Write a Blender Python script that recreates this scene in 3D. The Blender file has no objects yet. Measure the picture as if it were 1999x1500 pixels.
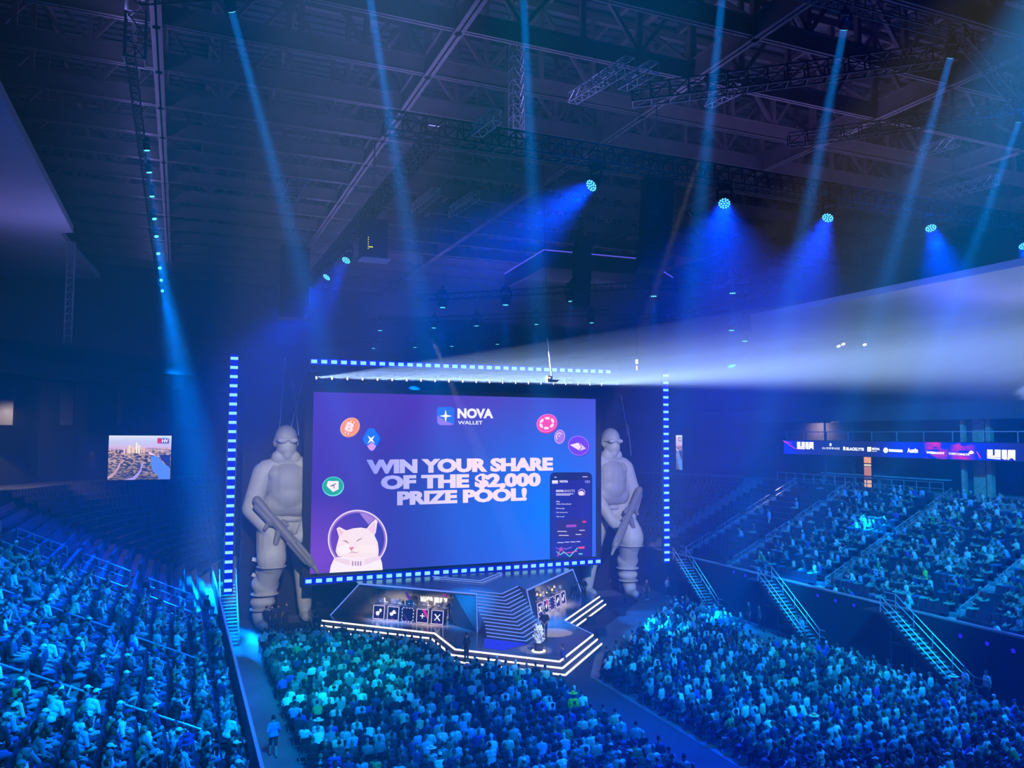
import bpy, bmesh, math, random
import numpy as np
from mathutils import Vector, Matrix
R = math.radians
random.seed(7)
SC = bpy.context.scene
COL = SC.collection

# ---------------------------------------------------------------- camera, exposure, haze, lights
CAM_H = 14.0
FPX = 1550.0
YAW, PIT, ROLL = R(22.75), R(3.69), R(0.3)
FW = np.array([math.sin(YAW) * math.cos(PIT), math.cos(YAW) * math.cos(PIT), math.sin(PIT)])
RT = np.array([math.cos(YAW), -math.sin(YAW), 0.0])
UP = np.cross(RT, FW)
RT, UP = RT * math.cos(ROLL) + UP * math.sin(ROLL), UP * math.cos(ROLL) - RT * math.sin(ROLL)
cam = bpy.data.cameras.new('camera')
cam.sensor_width = 36.0
cam.lens = FPX / 1999 * 36.0
cam.clip_end = 500
camo = bpy.data.objects.new('camera', cam)
COL.objects.link(camo)
camo.matrix_world = Matrix(((RT[0], UP[0], -FW[0], 0), (RT[1], UP[1], -FW[1], 0), (RT[2], UP[2], -FW[2], CAM_H), (0, 0, 0, 1)))
SC.camera = camo
SC.view_settings.view_transform = 'Standard'
SC.view_settings.look = 'None'
SC.view_settings.gamma = 1.0
SC.view_settings.exposure = 0.0
SC.cycles.use_denoising = True
SC.cycles.max_bounces = 3
SC.cycles.diffuse_bounces = 1
SC.cycles.glossy_bounces = 2
SC.cycles.transmission_bounces = 2
SC.cycles.volume_bounces = 0
SC.cycles.sample_clamp_indirect = 4.0
SC.cycles.use_adaptive_sampling = True
SC.cycles.adaptive_threshold = 0.03
world = bpy.data.worlds.new('world')
SC.world = world
world.use_nodes = True
world.node_tree.nodes['Background'].inputs[0].default_value = (0.01, 0.02, 0.12, 1)
world.node_tree.nodes['Background'].inputs[1].default_value = 0.05


def at(px, py, X=None, Y=None, Z=None):
    """point on the sight line through a photo pixel at a known world X, Y or Z"""
    d = FW + RT * (px - 999.5) / FPX + UP * (750 - py) / FPX
    t = X / d[0] if X is not None else Y / d[1] if Y is not None else (Z - CAM_H) / d[2]
    return Vector((d[0] * t, d[1] * t, CAM_H + d[2] * t))


def look(o, target):
    o.rotation_euler = (Vector(target) - Vector(o.location)).to_track_quat('-Z', 'Y').to_euler()


def spot(name, loc, target, power, color, angle, blend=0.3, radius=0.1, parent=None):
    l = bpy.data.lights.new(name, 'SPOT')
    l.energy, l.color = power, color
    l.spot_size, l.spot_blend, l.shadow_soft_size = R(angle), blend, radius
    o = bpy.data.objects.new(name, l)
    COL.objects.link(o)
    o.location = loc
    look(o, target)
    return o


def beam(name, loc, d, power, color, angle, radius):
    """lamp whose round front lens throws a cone along d"""
    l = bpy.data.lights.new(name, 'AREA')
    l.energy, l.color, l.shape = power, color, 'DISK'
    l.size, l.spread = radius * 2, R(angle)
    o = bpy.data.objects.new(name, l)
    COL.objects.link(o)
    o.location = Vector(loc)
    look(o, Vector(loc) + Vector(d))
    return o


def area(name, loc, target, power, color, sx, sy, spread=180):
    l = bpy.data.lights.new(name, 'AREA')
    l.energy, l.color, l.shape = power, color, 'RECTANGLE'
    l.size, l.size_y, l.spread = sx, sy, R(spread)
    o = bpy.data.objects.new(name, l)
    COL.objects.link(o)
    o.location = loc
    look(o, target)
    return o


BLUE, AZURE, CYAN = (0.0, 0.1, 1.0), (0.0, 0.28, 1.0), (0.0, 0.55, 1.0)
XC = 20.7          # centre line of the stage
SCY = 59.0         # plane of the big screen
HAZE = 0.0026
# wash lamps on the roof trusses above and behind the camera: crowd, stands and blue fill round the stage
KW = 1000.0
for p, t, w, c, a in [
    ((8, 11, 32), (8.5, 45, 1), 120, (0.0, 0.55, 0.7), 14),        # cyan pool on the floor block
    ((11, 13, 32), (12.5, 38, 1), 42, (0.0, 0.36, 1.0), 36),
    ((27, 12, 32), (30, 41, 1), 88, (0.0, 0.37, 1.0), 42),
    ((40, 8, 32), (34, 27, 0), 38, (0.0, 0.37, 1.0), 50),
    ((25, 14, 32), (48, 42, 7), 150, (0.0, 0.34, 1.0), 40),      # right stand
    ((6, 12, 32), (-3, 38, 5), 88, (0.0, 0.33, 1.0), 42),       # left stand
    ((8, 6, 32), (-2, 23, 5), 55, (0.0, 0.33, 1.0), 56),
]:
    spot('wash_light', p, t, w * KW, c, a, 0.7, 0.3)
for p, t, w, a in [((38, 10, 32), (48, 72, 10), 90, 40), ((21, 10, 32), (21, 66, 10), 20, 40)]:
    spot('blue_fill', p, t, w * KW, (0.0, 0.05, 1.0), a, 1.0, 0.4)
# added upward fills without fixtures, standing in for bounce onto roof and soffits
LAV = (0.3, 0.28, 1.0)
area('truss_uplight', (36, 35.6, 29.1), (36, 35.6, 40), 1.5 * KW, LAV, 54, 0.6)
area('truss_uplight', (11, 56, 28.9), (11, 56, 40), 1.2 * KW, LAV, 0.6, 40)
area('truss_uplight', (-2.6, 66, 32.0), (-2.6, 66, 40), 0.9 * KW, LAV, 0.5, 60)
area('truss_uplight', (32, 80, 26.3), (32, 80, 40), 1.6 * KW, LAV, 30, 0.6)
area('ledge_uplight', (-17, 58, 20.6), (-15, 58, 40), 1.2 * KW, LAV, 2, 50, 150)
area('ledge_uplight', (61, 40, 19.4), (60, 40, 40), 0.7 * KW, LAV, 2, 40, 150)

# ---------------------------------------------------------------- helpers


class MB:
    """collects shapes; build() links them as ONE mesh object"""

    def __init__(s):
        s.v, s.f, s.m = [], [], []

    def add(s, vs, fs, mi=0):
        n = len(s.v)
        s.v += [tuple(p) for p in vs]
        s.f += [tuple(i + n for i in f) for f in fs]
        s.m += [mi] * len(fs)
        return s

    def box(s, c, d, M=None, mi=0):
        x, y, z = d[0] / 2, d[1] / 2, d[2] / 2
        vs = [Vector((a, b, e)) for e in (-z, z) for a, b in ((-x, -y), (x, -y), (x, y), (-x, y))]
        if M is not None:
            vs = [M @ p for p in vs]
        c = Vector(c)
        return s.add([p + c for p in vs], [(3, 2, 1, 0), (4, 5, 6, 7), (0, 1, 5, 4), (1, 2, 6, 5), (2, 3, 7, 6), (3, 0, 4, 7)], mi)

    def span(s, a, b, mi=0):
        a, b = Vector(a), Vector(b)
        return s.box((a + b) / 2, [abs(q) for q in (b - a)], None, mi)

    def bar(s, p, q, w, h=None, mi=0, upv=(0, 0, 1)):
        p, q = Vector(p), Vector(q)
        h = h or w
        d = (q - p)
        if d.length < 1e-6:
            return s
        dn = d.normalized()
        u = Vector(upv)
        if abs(dn.dot(u)) > 0.98:
            u = Vector((0, 1, 0))
        r = dn.cross(u).normalized()
        u = r.cross(dn)
        vs = []
        for e in (p, q):
            for a, b in ((-1, -1), (1, -1), (1, 1), (-1, 1)):
                vs.append(e + r * a * w / 2 + u * b * h / 2)
        return s.add(vs, [(3, 2, 1, 0), (4, 5, 6, 7), (0, 1, 5, 4), (1, 2, 6, 5), (2, 3, 7, 6), (3, 0, 4, 7)], mi)

    def tube(s, pts, r, n=8, mi=0, cap=True):
        pts = [Vector(p) for p in pts]
        rs = r if isinstance(r, (list, tuple)) else [r] * len(pts)
        base = len(s.v)
        prev = None
        for i, p in enumerate(pts):
            d = (pts[min(i + 1, len(pts) - 1)] - pts[max(i - 1, 0)]).normalized()
            if prev is None:
                u = Vector((0, 0, 1)) if abs(d.z) < 0.9 else Vector((1, 0, 0))
                u = (u - d * u.dot(d)).normalized()
            else:
                u = (prev - d * prev.dot(d)).normalized()
            prev = u
            w = d.cross(u)
            for k in range(n):
                a = 2 * math.pi * k / n
                s.v.append(tuple(p + (u * math.cos(a) + w * math.sin(a)) * rs[i]))
        for i in range(len(pts) - 1):
            for k in range(n):
                a, b = base + i * n + k, base + i * n + (k + 1) % n
                s.f.append((a, b, b + n, a + n))
                s.m.append(mi)
        if cap:
            s.f.append(tuple(base + k for k in reversed(range(n))))
            s.f.append(tuple(base + (len(pts) - 1) * n + k for k in range(n)))
            s.m += [mi, mi]
        return s

    def lathe(s, prof, c=(0, 0, 0), n=16, M=None, mi=0):
        c = Vector(c)
        base = len(s.v)
        for r, z in prof:
            for k in range(n):
                a = 2 * math.pi * k / n
                p = Vector((r * math.cos(a), r * math.sin(a), z))
                s.v.append(tuple((M @ p if M is not None else p) + c))
        for i in range(len(prof) - 1):
            for k in range(n):
                a, b = base + i * n + k, base + i * n + (k + 1) % n
                s.f.append((a, b, b + n, a + n))
                s.m.append(mi)
        s.f.append(tuple(base + k for k in reversed(range(n))))
        s.f.append(tuple(base + (len(prof) - 1) * n + k for k in range(n)))
        s.m += [mi, mi]
        return s

    def prism(s, poly, d, mi=0):
        """polygon (list of 3d points) pushed along vector d"""
        poly = [Vector(p) for p in poly]
        d = Vector(d)
        n = len(poly)
        fs = [tuple(reversed(range(n))), tuple(range(n, 2 * n))]
        fs += [(i, (i + 1) % n, (i + 1) % n + n, i + n) for i in range(n)]
        return s.add(poly + [p + d for p in poly], fs, mi)

    def poly(s, pts, mi=0):
        return s.add(pts, [tuple(range(len(pts)))], mi)

    def build(s, name, mat, parent=None, smooth=False, origin=None, world=True):
        me = bpy.data.meshes.new(name)
        vs = s.v
        if parent is not None and world:            # shapes are given in hall coordinates
            o1, q = Vector((0, 0, 0)), parent
            while q is not None:
                o1 += q.location
                q = q.parent
            vs = [tuple(Vector(p) - o1) for p in vs]
        if origin is not None:
            o0 = Vector(origin)
            vs = [tuple(Vector(p) - o0) for p in vs]
        me.from_pydata(vs, [], s.f)
        mats = mat if isinstance(mat, (list, tuple)) else [mat]
        for m in mats:
            me.materials.append(m)
        if len(mats) > 1:
            me.polygons.foreach_set('material_index', s.m)
        if smooth:
            me.polygons.foreach_set('use_smooth', [True] * len(s.f))
        me.update()
        o = bpy.data.objects.new(name, me)
        COL.objects.link(o)
        if origin is not None:
            o.location = origin
        if parent is not None:
            o.parent = parent
        return o


def thing(name, label, cat, loc=(0, 0, 0), rz=0.0, group=None):
    o = bpy.data.objects.new(name, None)
    COL.objects.link(o)
    o.empty_display_size = 0.2
    o.location = loc
    o.rotation_euler = (0, 0, rz)
    return tag(o, label, cat, group)


def tag(o, label, cat, group=None, kind=None):
    o['label'] = label
    o['category'] = cat
    if group:
        o['group'] = group
    if kind:
        o['kind'] = kind
    return o


def struct(o, label=None):
    o['kind'] = 'structure'
    if label:
        o['label'] = label
        o['category'] = o.name.split('.')[0].split('_')[0]
    return o


def copy_tree(o, parent=None):
    c = o.copy()
    COL.objects.link(c)
    if parent is not None:
        c.parent = parent
    for ch in list(o.children):
        copy_tree(ch, c)
    return c


def NTH(n):
    return f"{n}{'th' if 10 <= n % 100 <= 20 else {1: 'st', 2: 'nd', 3: 'rd'}.get(n % 10, 'th')}"


def lin(c):
    return tuple((x / 255 / 12.92 if x / 255 <= 0.04045 else ((x / 255 + 0.055) / 1.055) ** 2.4) for x in c)


def mat(name, c, rough=0.6, metal=0.0, noise=0.12, scale=6.0, spec=0.4):
    """surface with a fine procedural mottling of its own colour"""
    m = bpy.data.materials.new(name)
    m.use_nodes = True
    nt = m.node_tree
    b = nt.nodes['Principled BSDF']
    b.inputs['Roughness'].default_value = rough
    b.inputs['Metallic'].default_value = metal
    b.inputs['Specular IOR Level'].default_value = spec
    if noise:
        tc = nt.nodes.new('ShaderNodeTexCoord')
        n = nt.nodes.new('ShaderNodeTexNoise')
        n.inputs['Scale'].default_value = scale
        n.inputs['Detail'].default_value = 2
        r = nt.nodes.new('ShaderNodeValToRGB')
        r.color_ramp.elements[0].color = tuple(x * (1 - noise) for x in c) + (1,)
        r.color_ramp.elements[1].color = tuple(min(1, x * (1 + noise)) for x in c) + (1,)
        r.color_ramp.elements[0].position, r.color_ramp.elements[1].position = 0.3, 0.7
        nt.links.new(tc.outputs['Object'], n.inputs['Vector'])
        nt.links.new(n.outputs['Fac'], r.inputs['Fac'])
        nt.links.new(r.outputs['Color'], b.inputs['Base Color'])
    else:
        b.inputs['Base Color'].default_value = tuple(c) + (1,)
    return m


def emit(name, c, power=1.0, sample=False):
    m = bpy.data.materials.new(name)
    m.use_nodes = True
    nt = m.node_tree
    nt.nodes.remove(nt.nodes['Principled BSDF'])
    e = nt.nodes.new('ShaderNodeEmission')
    e.inputs['Color'].default_value = tuple(c) + (1,)
    e.inputs['Strength'].default_value = power
    nt.links.new(e.outputs[0], nt.nodes['Material Output'].inputs['Surface'])
    if not sample:
        m.cycles.emission_sampling = 'NONE'
    return m


M = {}
M['concrete'] = mat('polished_concrete', (0.13, 0.13, 0.14), 0.5, noise=0.18, scale=0.6)
M['tread'] = mat('stand_concrete', (0.2, 0.21, 0.23), 0.8, noise=0.15, scale=1.5)
M['black'] = mat('black_drape', (0.012, 0.012, 0.014), 0.9)
M['dark'] = mat('dark_steel', (0.03, 0.03, 0.035), 0.5, 0.3)
M['wall'] = mat('dark_wall', (0.07, 0.07, 0.085), 0.85, noise=0.1, scale=0.5)
M['beam'] = mat('painted_steel', (0.16, 0.12, 0.11), 0.6, noise=0.15, scale=0.8)
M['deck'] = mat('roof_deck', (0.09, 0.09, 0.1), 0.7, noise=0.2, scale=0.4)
M['alu'] = mat('truss_aluminium', (0.4, 0.4, 0.42), 0.35, 0.7)
M['alu_dark'] = mat('black_truss', (0.05, 0.05, 0.055), 0.45, 0.5)
M['rail'] = mat('steel_rail', (0.55, 0.56, 0.6), 0.35, 0.6)
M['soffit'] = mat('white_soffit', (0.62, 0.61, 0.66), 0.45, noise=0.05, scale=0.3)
M['carpet'] = mat('black_carpet', (0.035, 0.035, 0.04), 0.9, noise=0.2, scale=3)
M['stage'] = mat('gloss_stage', (0.1, 0.09, 0.1), 0.16, noise=0.1, scale=2, spec=0.6)
M['facet'] = mat('dark_stage_panel', (0.022, 0.02, 0.02), 0.5, noise=0.12, scale=1.2)
M['stage_wall'] = mat('grey_stage_panel', (0.2, 0.19, 0.19), 0.5, noise=0.12, scale=1.2)
M['led_cell'] = emit('led_cell', lin((150, 235, 255)), 1.1)
M['led_blue'] = emit('led_blue_plate', (0.0, 0.002, 0.75), 0.8)
M['white_line'] = emit('white_led_line', (1.0, 0.95, 0.85), 1.6)
M['blue_line'] = emit('blue_led_line', (0.16, 0.28, 1.0), 1.1)
M['deep_line'] = emit('deep_blue_led_line', (0.03, 0.05, 1.0), 0.9)
M['lens_glow'] = emit('lens_cells', (0.12, 0.75, 1.0), 2.0)
# ---------------------------------------------------------------- hall shell
floor = struct(MB().span((-40, -12, -0.3), (90, 122, 0)).build('floor', M['concrete']), 'dark polished concrete arena floor')
ceil_mb = MB()
for k in range(160):                                   # corrugated deck: ribs across the hall
    y = -8 + k * 0.8
    ceil_mb.span((-40, y, 39.0), (90, y + 0.4, 39.12))
ceil_mb.span((-40, -12, 39.12), (90, 122, 39.5))
struct(ceil_mb.build('ceiling', M['deck']), 'dark ribbed roof deck of the arena')
struct(MB().span((-40, 120, 0), (90, 121, 39)).build('wall_back', M['wall']), 'dark end wall behind the stage')
struct(MB().span((-41, -12, 0), (-40, 121, 39)).build('wall_left', M['wall']), 'dark outer wall beyond the left stand')
struct(MB().span((90, -12, 0), (91, 121, 39)).build('wall_right', M['wall']), 'dark outer wall beyond the right stand')
struct(MB().span((-41, -13, 0), (91, -12, 39)).build('wall_front', M['wall']), 'dark end wall behind the camera')
# haze: thin theatrical smoke filling the whole hall
nt = world.node_tree
vs = nt.nodes.new('ShaderNodeVolumeScatter')
vs.inputs['Color'].default_value = (0.95, 0.96, 1, 1)
vs.inputs['Density'].default_value = HAZE
nt.links.new(vs.outputs[0], nt.nodes['World Output'].inputs['Volume'])


def arc_path(off, side=None, y0=-10.0, n=10):
    """plan line of the bowl pushed outward by off, from the near left round the far end to the near right"""
    r = 8 + off
    L, Rr, ye = 2.75, 40.5, 66.0
    pts = [Vector((L - off, y0, 0))]
    for k in range(n + 1):
        a = math.pi - k / n * math.pi / 2
        pts.append(Vector((L + 8 + r * math.cos(a), ye + r * math.sin(a), 0)))
    left = list(pts) + [Vector((XC + 1, ye + r, 0))]
    right = [Vector((XC + 1, ye + r, 0))]
    for k in range(n + 1):
        a = math.pi / 2 - k / n * math.pi / 2
        right.append(Vector((Rr - 8 + r * math.cos(a), ye + r * math.sin(a), 0)))
    right.append(Vector((Rr + off, y0, 0)))
    return left if side == 'L' else right if side == 'R' else left + right[1:]


def sweep(mb, prof, side=None, y0=-10.0, closed=True):
    """profile of (outward offset, z) swept round the bowl"""
    rows = []
    for off, z in prof:
        rows.append([Vector((p.x, p.y, z)) for p in arc_path(off, side, y0)])
    n, k = len(rows[0]), len(rows)
    vs = [p for r in rows for p in r]
    fs = []
    for i in range(k if closed else k - 1):
        j = (i + 1) % k
        for a in range(n - 1):
            fs.append((i * n + a, i * n + a + 1, j * n + a + 1, j * n + a))
    if closed:
        fs.append(tuple(i * n for i in range(k)))
        fs.append(tuple(i * n + n - 1 for i in reversed(range(k))))
    mb.add(vs, fs)
    return mb


RISE, RUN, NROW, Z0 = 0.40, 0.85, 17, 2.75
prof = [(0, 0), (0, Z0 + 0.95), (0.12, Z0 + 0.95), (0.12, Z0)]
for i in range(NROW):
    prof += [(0.12 + RUN * (i + 1) + (0.4 if i == 0 else 0.4), Z0 + RISE * i), (0.12 + RUN * (i + 1) + 0.4, Z0 + RISE * (i + 1))]
top_off, top_z = prof[-1]
prof += [(24, top_z), (24, 0)]
struct(sweep(MB(), prof).build('floor_terrace', M['tread']), 'stepped concrete terraces of the lower seating bowl')


def row_pos(side, i, y):
    """tread point of row i (0 = front) of a side stand"""
    off = 0.12 + 0.4 + RUN * i + RUN * 0.45
    x = 2.75 - off if side == 'L' else 40.5 + off
    return Vector((x, y, Z0 + RISE * i))


# walls and slabs above the lower bowl
for sd, za, nm in (('L', 18.6, 'left'), ('R', 15.4, 'right')):
    struct(sweep(MB(), [(19.5, top_z), (19.5, za), (20, za), (20, top_z)], sd).build('wall_concourse', M['wall']), f'dark concourse wall behind the {nm} stand')
    struct(sweep(MB(), [(15.0, za), (15.0, za + 1.3), (15.2, za + 1.3), (15.2, za + 0.9), (34, za + 10), (34, za + 9.5), (15.6, za)], sd).build('upper_tier_slab', M['wall']), f'upper tier slab over the {nm} concourse')
    struct(sweep(MB(), [(34, za + 8), (34, 39), (34.5, 39), (34.5, za + 8)], sd).build('wall_upper', M['wall']), f'dark wall over the {nm} upper tier')
# pale soffit panels
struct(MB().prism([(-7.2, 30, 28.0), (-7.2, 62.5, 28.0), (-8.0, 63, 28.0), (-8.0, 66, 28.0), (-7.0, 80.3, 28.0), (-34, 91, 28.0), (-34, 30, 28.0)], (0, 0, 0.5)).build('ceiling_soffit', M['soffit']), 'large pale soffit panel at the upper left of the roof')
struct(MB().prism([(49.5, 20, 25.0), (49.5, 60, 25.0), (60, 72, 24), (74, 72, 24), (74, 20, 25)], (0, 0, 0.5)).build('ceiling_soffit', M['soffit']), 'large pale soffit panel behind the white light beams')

# ---------------------------------------------------------------- roof steel
GIRD = [-14.7, -1.5, 11.7, 25.0, 38.2, 51.3, 64.4]
ZB = 33.0
y = 14.5
TY = []
while y < 112:
    TY.append(y)
    y += 5.05


def ibeam(mb, p, q, fw=0.34, h=0.95):
    p, q = Vector(p), Vector(q)
    mb.bar(p + Vector((0, 0, 0.03)), q + Vector((0, 0, 0.03)), fw, 0.06)
    mb.bar(p + Vector((0, 0, h / 2)), q + Vector((0, 0, h / 2)), 0.1, h)
    mb.bar(p + Vector((0, 0, h)), q + Vector((0, 0, h)), fw, 0.06)


for k, yy in enumerate(TY):
    mb = MB()
    ibeam(mb, (-34, yy, ZB + 0.12), (82, yy, ZB + 0.12))
    mb.bar((-34, yy, 38.4), (82, yy, 38.4), 0.3, 0.4)
    for i in range(len(GIRD) - 1):
        n = 4
        w = (GIRD[i + 1] - GIRD[i]) / n
        for j in range(n):
            x = GIRD[i] + w * j
            mb.bar((x, yy, ZB + 1), (x, yy, 38.4), 0.26, 0.26)
            a, b = (ZB + 1, 38.4) if j % 2 else (38.4, ZB + 1)
            mb.bar((x, yy, a), (x + w, yy, b), 0.2, 0.2)
    struct(mb.build('ceiling_beam', M['beam']), 'steel cross truss of the roof')
for gx in GIRD:
    mb = MB()
    ibeam(mb, (gx, 10, ZB), (gx, 118, ZB), 0.5, 1.15)
    mb.bar((gx, 10, 38.7), (gx, 118, 38.7), 0.4, 0.4)
    for yy in TY:
        mb.bar((gx, yy, ZB), (gx, yy, 38.6), 0.34, 0.34)
        mb.bar((gx, yy, ZB + 1), (gx, yy + 5.05, 38.6), 0.2, 0.2)
    struct(mb.build('ceiling_girder', M['beam']), 'long steel girder of the roof')
# purlins between trusses
for k in range(20):
    x = -12 + k * 4.4
    struct(MB().span((x - 0.12, 10, 38.6), (x + 0.12, 118, 38.9)).build('ceiling_purlin', M['beam']), 'thin purlin under the roof deck')
# ---------------------------------------------------------------- lettering
_glyph = {}


def text_verts(s, off=0.03):
    """outline of a string as flat triangles, cap height 1"""
    if (s, off) in _glyph:
        return _glyph[(s, off)]

    def grab(t):
        cu = bpy.data.curves.new('lettering', 'FONT')
        cu.body, cu.offset, cu.resolution_u = t, off, 3
        o = bpy.data.objects.new('lettering', cu)
        COL.objects.link(o)
        dg = bpy.context.evaluated_depsgraph_get()
        me = bpy.data.meshes.new_from_object(o.evaluated_get(dg))
        v = [(p.co.x, p.co.y) for p in me.vertices]
        f = [tuple(p.vertices) for p in me.polygons]
        bpy.data.objects.remove(o)
        bpy.data.curves.remove(cu)
        bpy.data.meshes.remove(me)
        return v, f
    hv, _ = grab('H')
    y0, y1 = min(p[1] for p in hv), max(p[1] for p in hv)
    v, f = grab(s)
    x0, x1 = min(p[0] for p in v), max(p[0] for p in v)
    v = [((p[0] - x0) / (x1 - x0), (p[1] - y0) / (y1 - y0)) for p in v]
    _glyph[(s, off)] = (v, f)
    return v, f


def lettering(name, s, tl, tr, bl, br, mat, parent, off=0.03):
    """string fitted between four corner points (cap top left/right, baseline left/right)"""
    v, f = text_verts(s, off)
    tl, tr, bl, br = map(Vector, (tl, tr, bl, br))
    pts = [(bl.lerp(br, u)).lerp(tl.lerp(tr, u), w) for u, w in v]
    return MB().add(pts, f).build(name, mat, parent)


# ---------------------------------------------------------------- big screen
SX0, SX1, SZ0, SZ1 = 9.05, 32.4, 3.95, 17.08
scr = thing('led_screen', 'giant purple and blue LED screen advertising a prize pool above the stage', 'screen', (XC, SCY, SZ0))
MB().span((SX0 - 0.55, SCY + 0.05, SZ0 - 0.2), (SX1 + 0.55, SCY + 0.7, SZ1 + 0.35)).build('cabinet', M['black'], scr)
gm = emit('screen_picture', (1, 1, 1), 1.15, True)
nt = gm.node_tree
em = nt.nodes['Emission']
tc = nt.nodes.new('ShaderNodeTexCoord')
sep = nt.nodes.new('ShaderNodeSeparateXYZ')
nt.links.new(tc.outputs['Generated'], sep.inputs[0])


def node_ramp(nt, src, stops, interp='EASE'):
    r = nt.nodes.new('ShaderNodeValToRGB')
    r.color_ramp.interpolation = interp
    while len(r.color_ramp.elements) < len(stops):
        r.color_ramp.elements.new(0.5)
    for e, (p, c) in zip(r.color_ramp.elements, stops):
        e.position, e.color = p, lin(c) + (1,)
    nt.links.new(src, r.inputs['Fac'])
    return r.outputs['Color']


def node_blob(nt, tc, cx, cz, rad):
    """soft round patch of picture content, 1 in its middle"""
    mp = nt.nodes.new('ShaderNodeMapping')
    mp.inputs['Location'].default_value = (-cx / rad[0], 0, -cz / rad[1])
    mp.inputs['Scale'].default_value = (1 / rad[0], 0, 1 / rad[1])
    g = nt.nodes.new('ShaderNodeTexGradient')
    g.gradient_type = 'SPHERICAL'
    nt.links.new(tc.outputs['Generated'], mp.inputs['Vector'])
    nt.links.new(mp.outputs['Vector'], g.inputs['Vector'])
    return g.outputs['Fac']


def node_mix(nt, a, b, fac):
    m = nt.nodes.new('ShaderNodeMix')
    m.data_type = 'RGBA'
    nt.links.new(a, m.inputs['A']) if not isinstance(a, tuple) else setattr(m.inputs['A'], 'default_value', lin(a) + (1,))
    nt.links.new(b, m.inputs['B']) if not isinstance(b, tuple) else setattr(m.inputs['B'], 'default_value', lin(b) + (1,))
    nt.links.new(fac, m.inputs['Factor'])
    return m.outputs['Result']


col = node_ramp(nt, sep.outputs['X'], [(0, (66, 36, 158)), (0.35, (56, 32, 148)), (0.7, (66, 50, 176)), (1, (82, 68, 196))])
col = node_mix(nt, col, (92, 40, 170), node_blob(nt, tc, 0.55, 1.0, (0.5, 0.5)))
col = node_mix(nt, col, (18, 120, 245), node_blob(nt, tc, 0.8, 0.3, (0.62, 0.95)))
col = node_mix(nt, col, (120, 60, 190), node_blob(nt, tc, 0.02, 0.08, (0.22, 0.35)))
nt.links.new(col, em.inputs['Color'])
MB().span((SX0, SCY, SZ0), (SX1, SCY + 0.05, SZ1)).build('picture', gm, scr)

_em = {}


def E(rgb, p=1.15):
    if (rgb, p) not in _em:
        _em[(rgb, p)] = emit('screen_ink', lin(rgb), p)
    return _em[(rgb, p)]


def S(px, py, layer=1):
    return at(px, py, Y=SCY - 0.015 * layer)


def pic(name, pts, rgb, parent, layer=1):
    return MB().poly([S(x, y, layer) for x, y in pts]).build(name, E(rgb) if isinstance(rgb, tuple) else rgb, parent)


def ell(cx, cy, rx, ry, rot=0, n=32, a0=0, a1=360):
    r = R(rot)
    out = []
    for k in range(n if a1 - a0 >= 360 else n + 1):
        a = R(a0 + (a1 - a0) * k / n)
        x, y = rx * math.cos(a), ry * math.sin(a)
        out.append((cx + x * math.cos(r) - y * math.sin(r), cy + x * math.sin(r) + y * math.cos(r)))
    return out


def ring(name, cx, cy, rx, ry, w, rgb, parent, layer, rot=0, a0=0, a1=360, n=40):
    o, i = ell(cx, cy, rx, ry, rot, n, a0, a1), ell(cx, cy, rx - w, ry - w, rot, n, a0, a1)
    full = a1 - a0 >= 360
    k = len(o)
    mb = MB().add([S(x, y, layer) for x, y in o + i], [(j, (j + 1) % k, (j + 1) % k + k, j + k) for j in range(k if full else k - 1)])
    return mb.build(name, E(rgb), parent)


def rrect(x0, y0, x1, y1, r, n=5):
    out = []
    for cx, cy, a in ((x1 - r, y1 - r, 0), (x0 + r, y1 - r, 90), (x0 + r, y0 + r, 180), (x1 - r, y0 + r, 270)):
        out += [(cx + r * math.cos(R(a + 90 * k / n)), cy + r * math.sin(R(a + 90 * k / n))) for k in range(n + 1)]
    return out


def word(name, s, x0, x1, ytop0, ytop1, ybot0, ybot1, rgb, parent, layer=3, off=0.03):
    return lettering(name, s, S(x0, ytop0, layer), S(x1, ytop1, layer), S(x0, ybot0, layer), S(x1, ybot1, layer), E(rgb) if isinstance(rgb, tuple) else rgb, parent, off)


hm2 = emit('headline_ink', (1, 1, 1), 1.2)
nt = hm2.node_tree
tc = nt.nodes.new('ShaderNodeTexCoord')
sep = nt.nodes.new('ShaderNodeSeparateXYZ')
nt.links.new(tc.outputs['Object'], sep.inputs[0])
mr = nt.nodes.new('ShaderNodeMapRange')
mr.inputs['From Min'].default_value, mr.inputs['From Max'].default_value = -7.5, 3.5
nt.links.new(sep.outputs['X'], mr.inputs['Value'])
nt.links.new(node_ramp(nt, mr.outputs['Result'], [(0, (140, 145, 240)), (0.35, (205, 195, 248)), (0.7, (250, 222, 250))], 'LINEAR'), nt.nodes['Emission'].inputs['Color'])
for s, x0, x1, a, b, c, d in (('WIN YOUR SHARE', 716, 1079, 898, 893.5, 925.5, 919), ('OF THE $2,000', 744, 1055, 929, 923.5, 956, 949.5), ('PRIZE POOL!', 776, 1028, 960, 953, 987, 977.5)):
    o = word('headline', s, x0, x1, a, b, c, d, hm2, scr, 3, 0.05)
    me = o.data                                        # heavier strokes: the outline repeated a little to each side
    v0, f0 = [tuple(v.co) for v in me.vertices], [tuple(p.vertices) for p in me.polygons]
    vv, ff = [], []
    for dx_ in (-.03, 0, .03):
        ff += [tuple(i + len(vv) for i in q) for q in f0]
        vv += [(p[0] + dx_, p[1] - abs(dx_) * .02, p[2]) for p in v0]
    me.clear_geometry()
    me.from_pydata(vv, [], ff)
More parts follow.
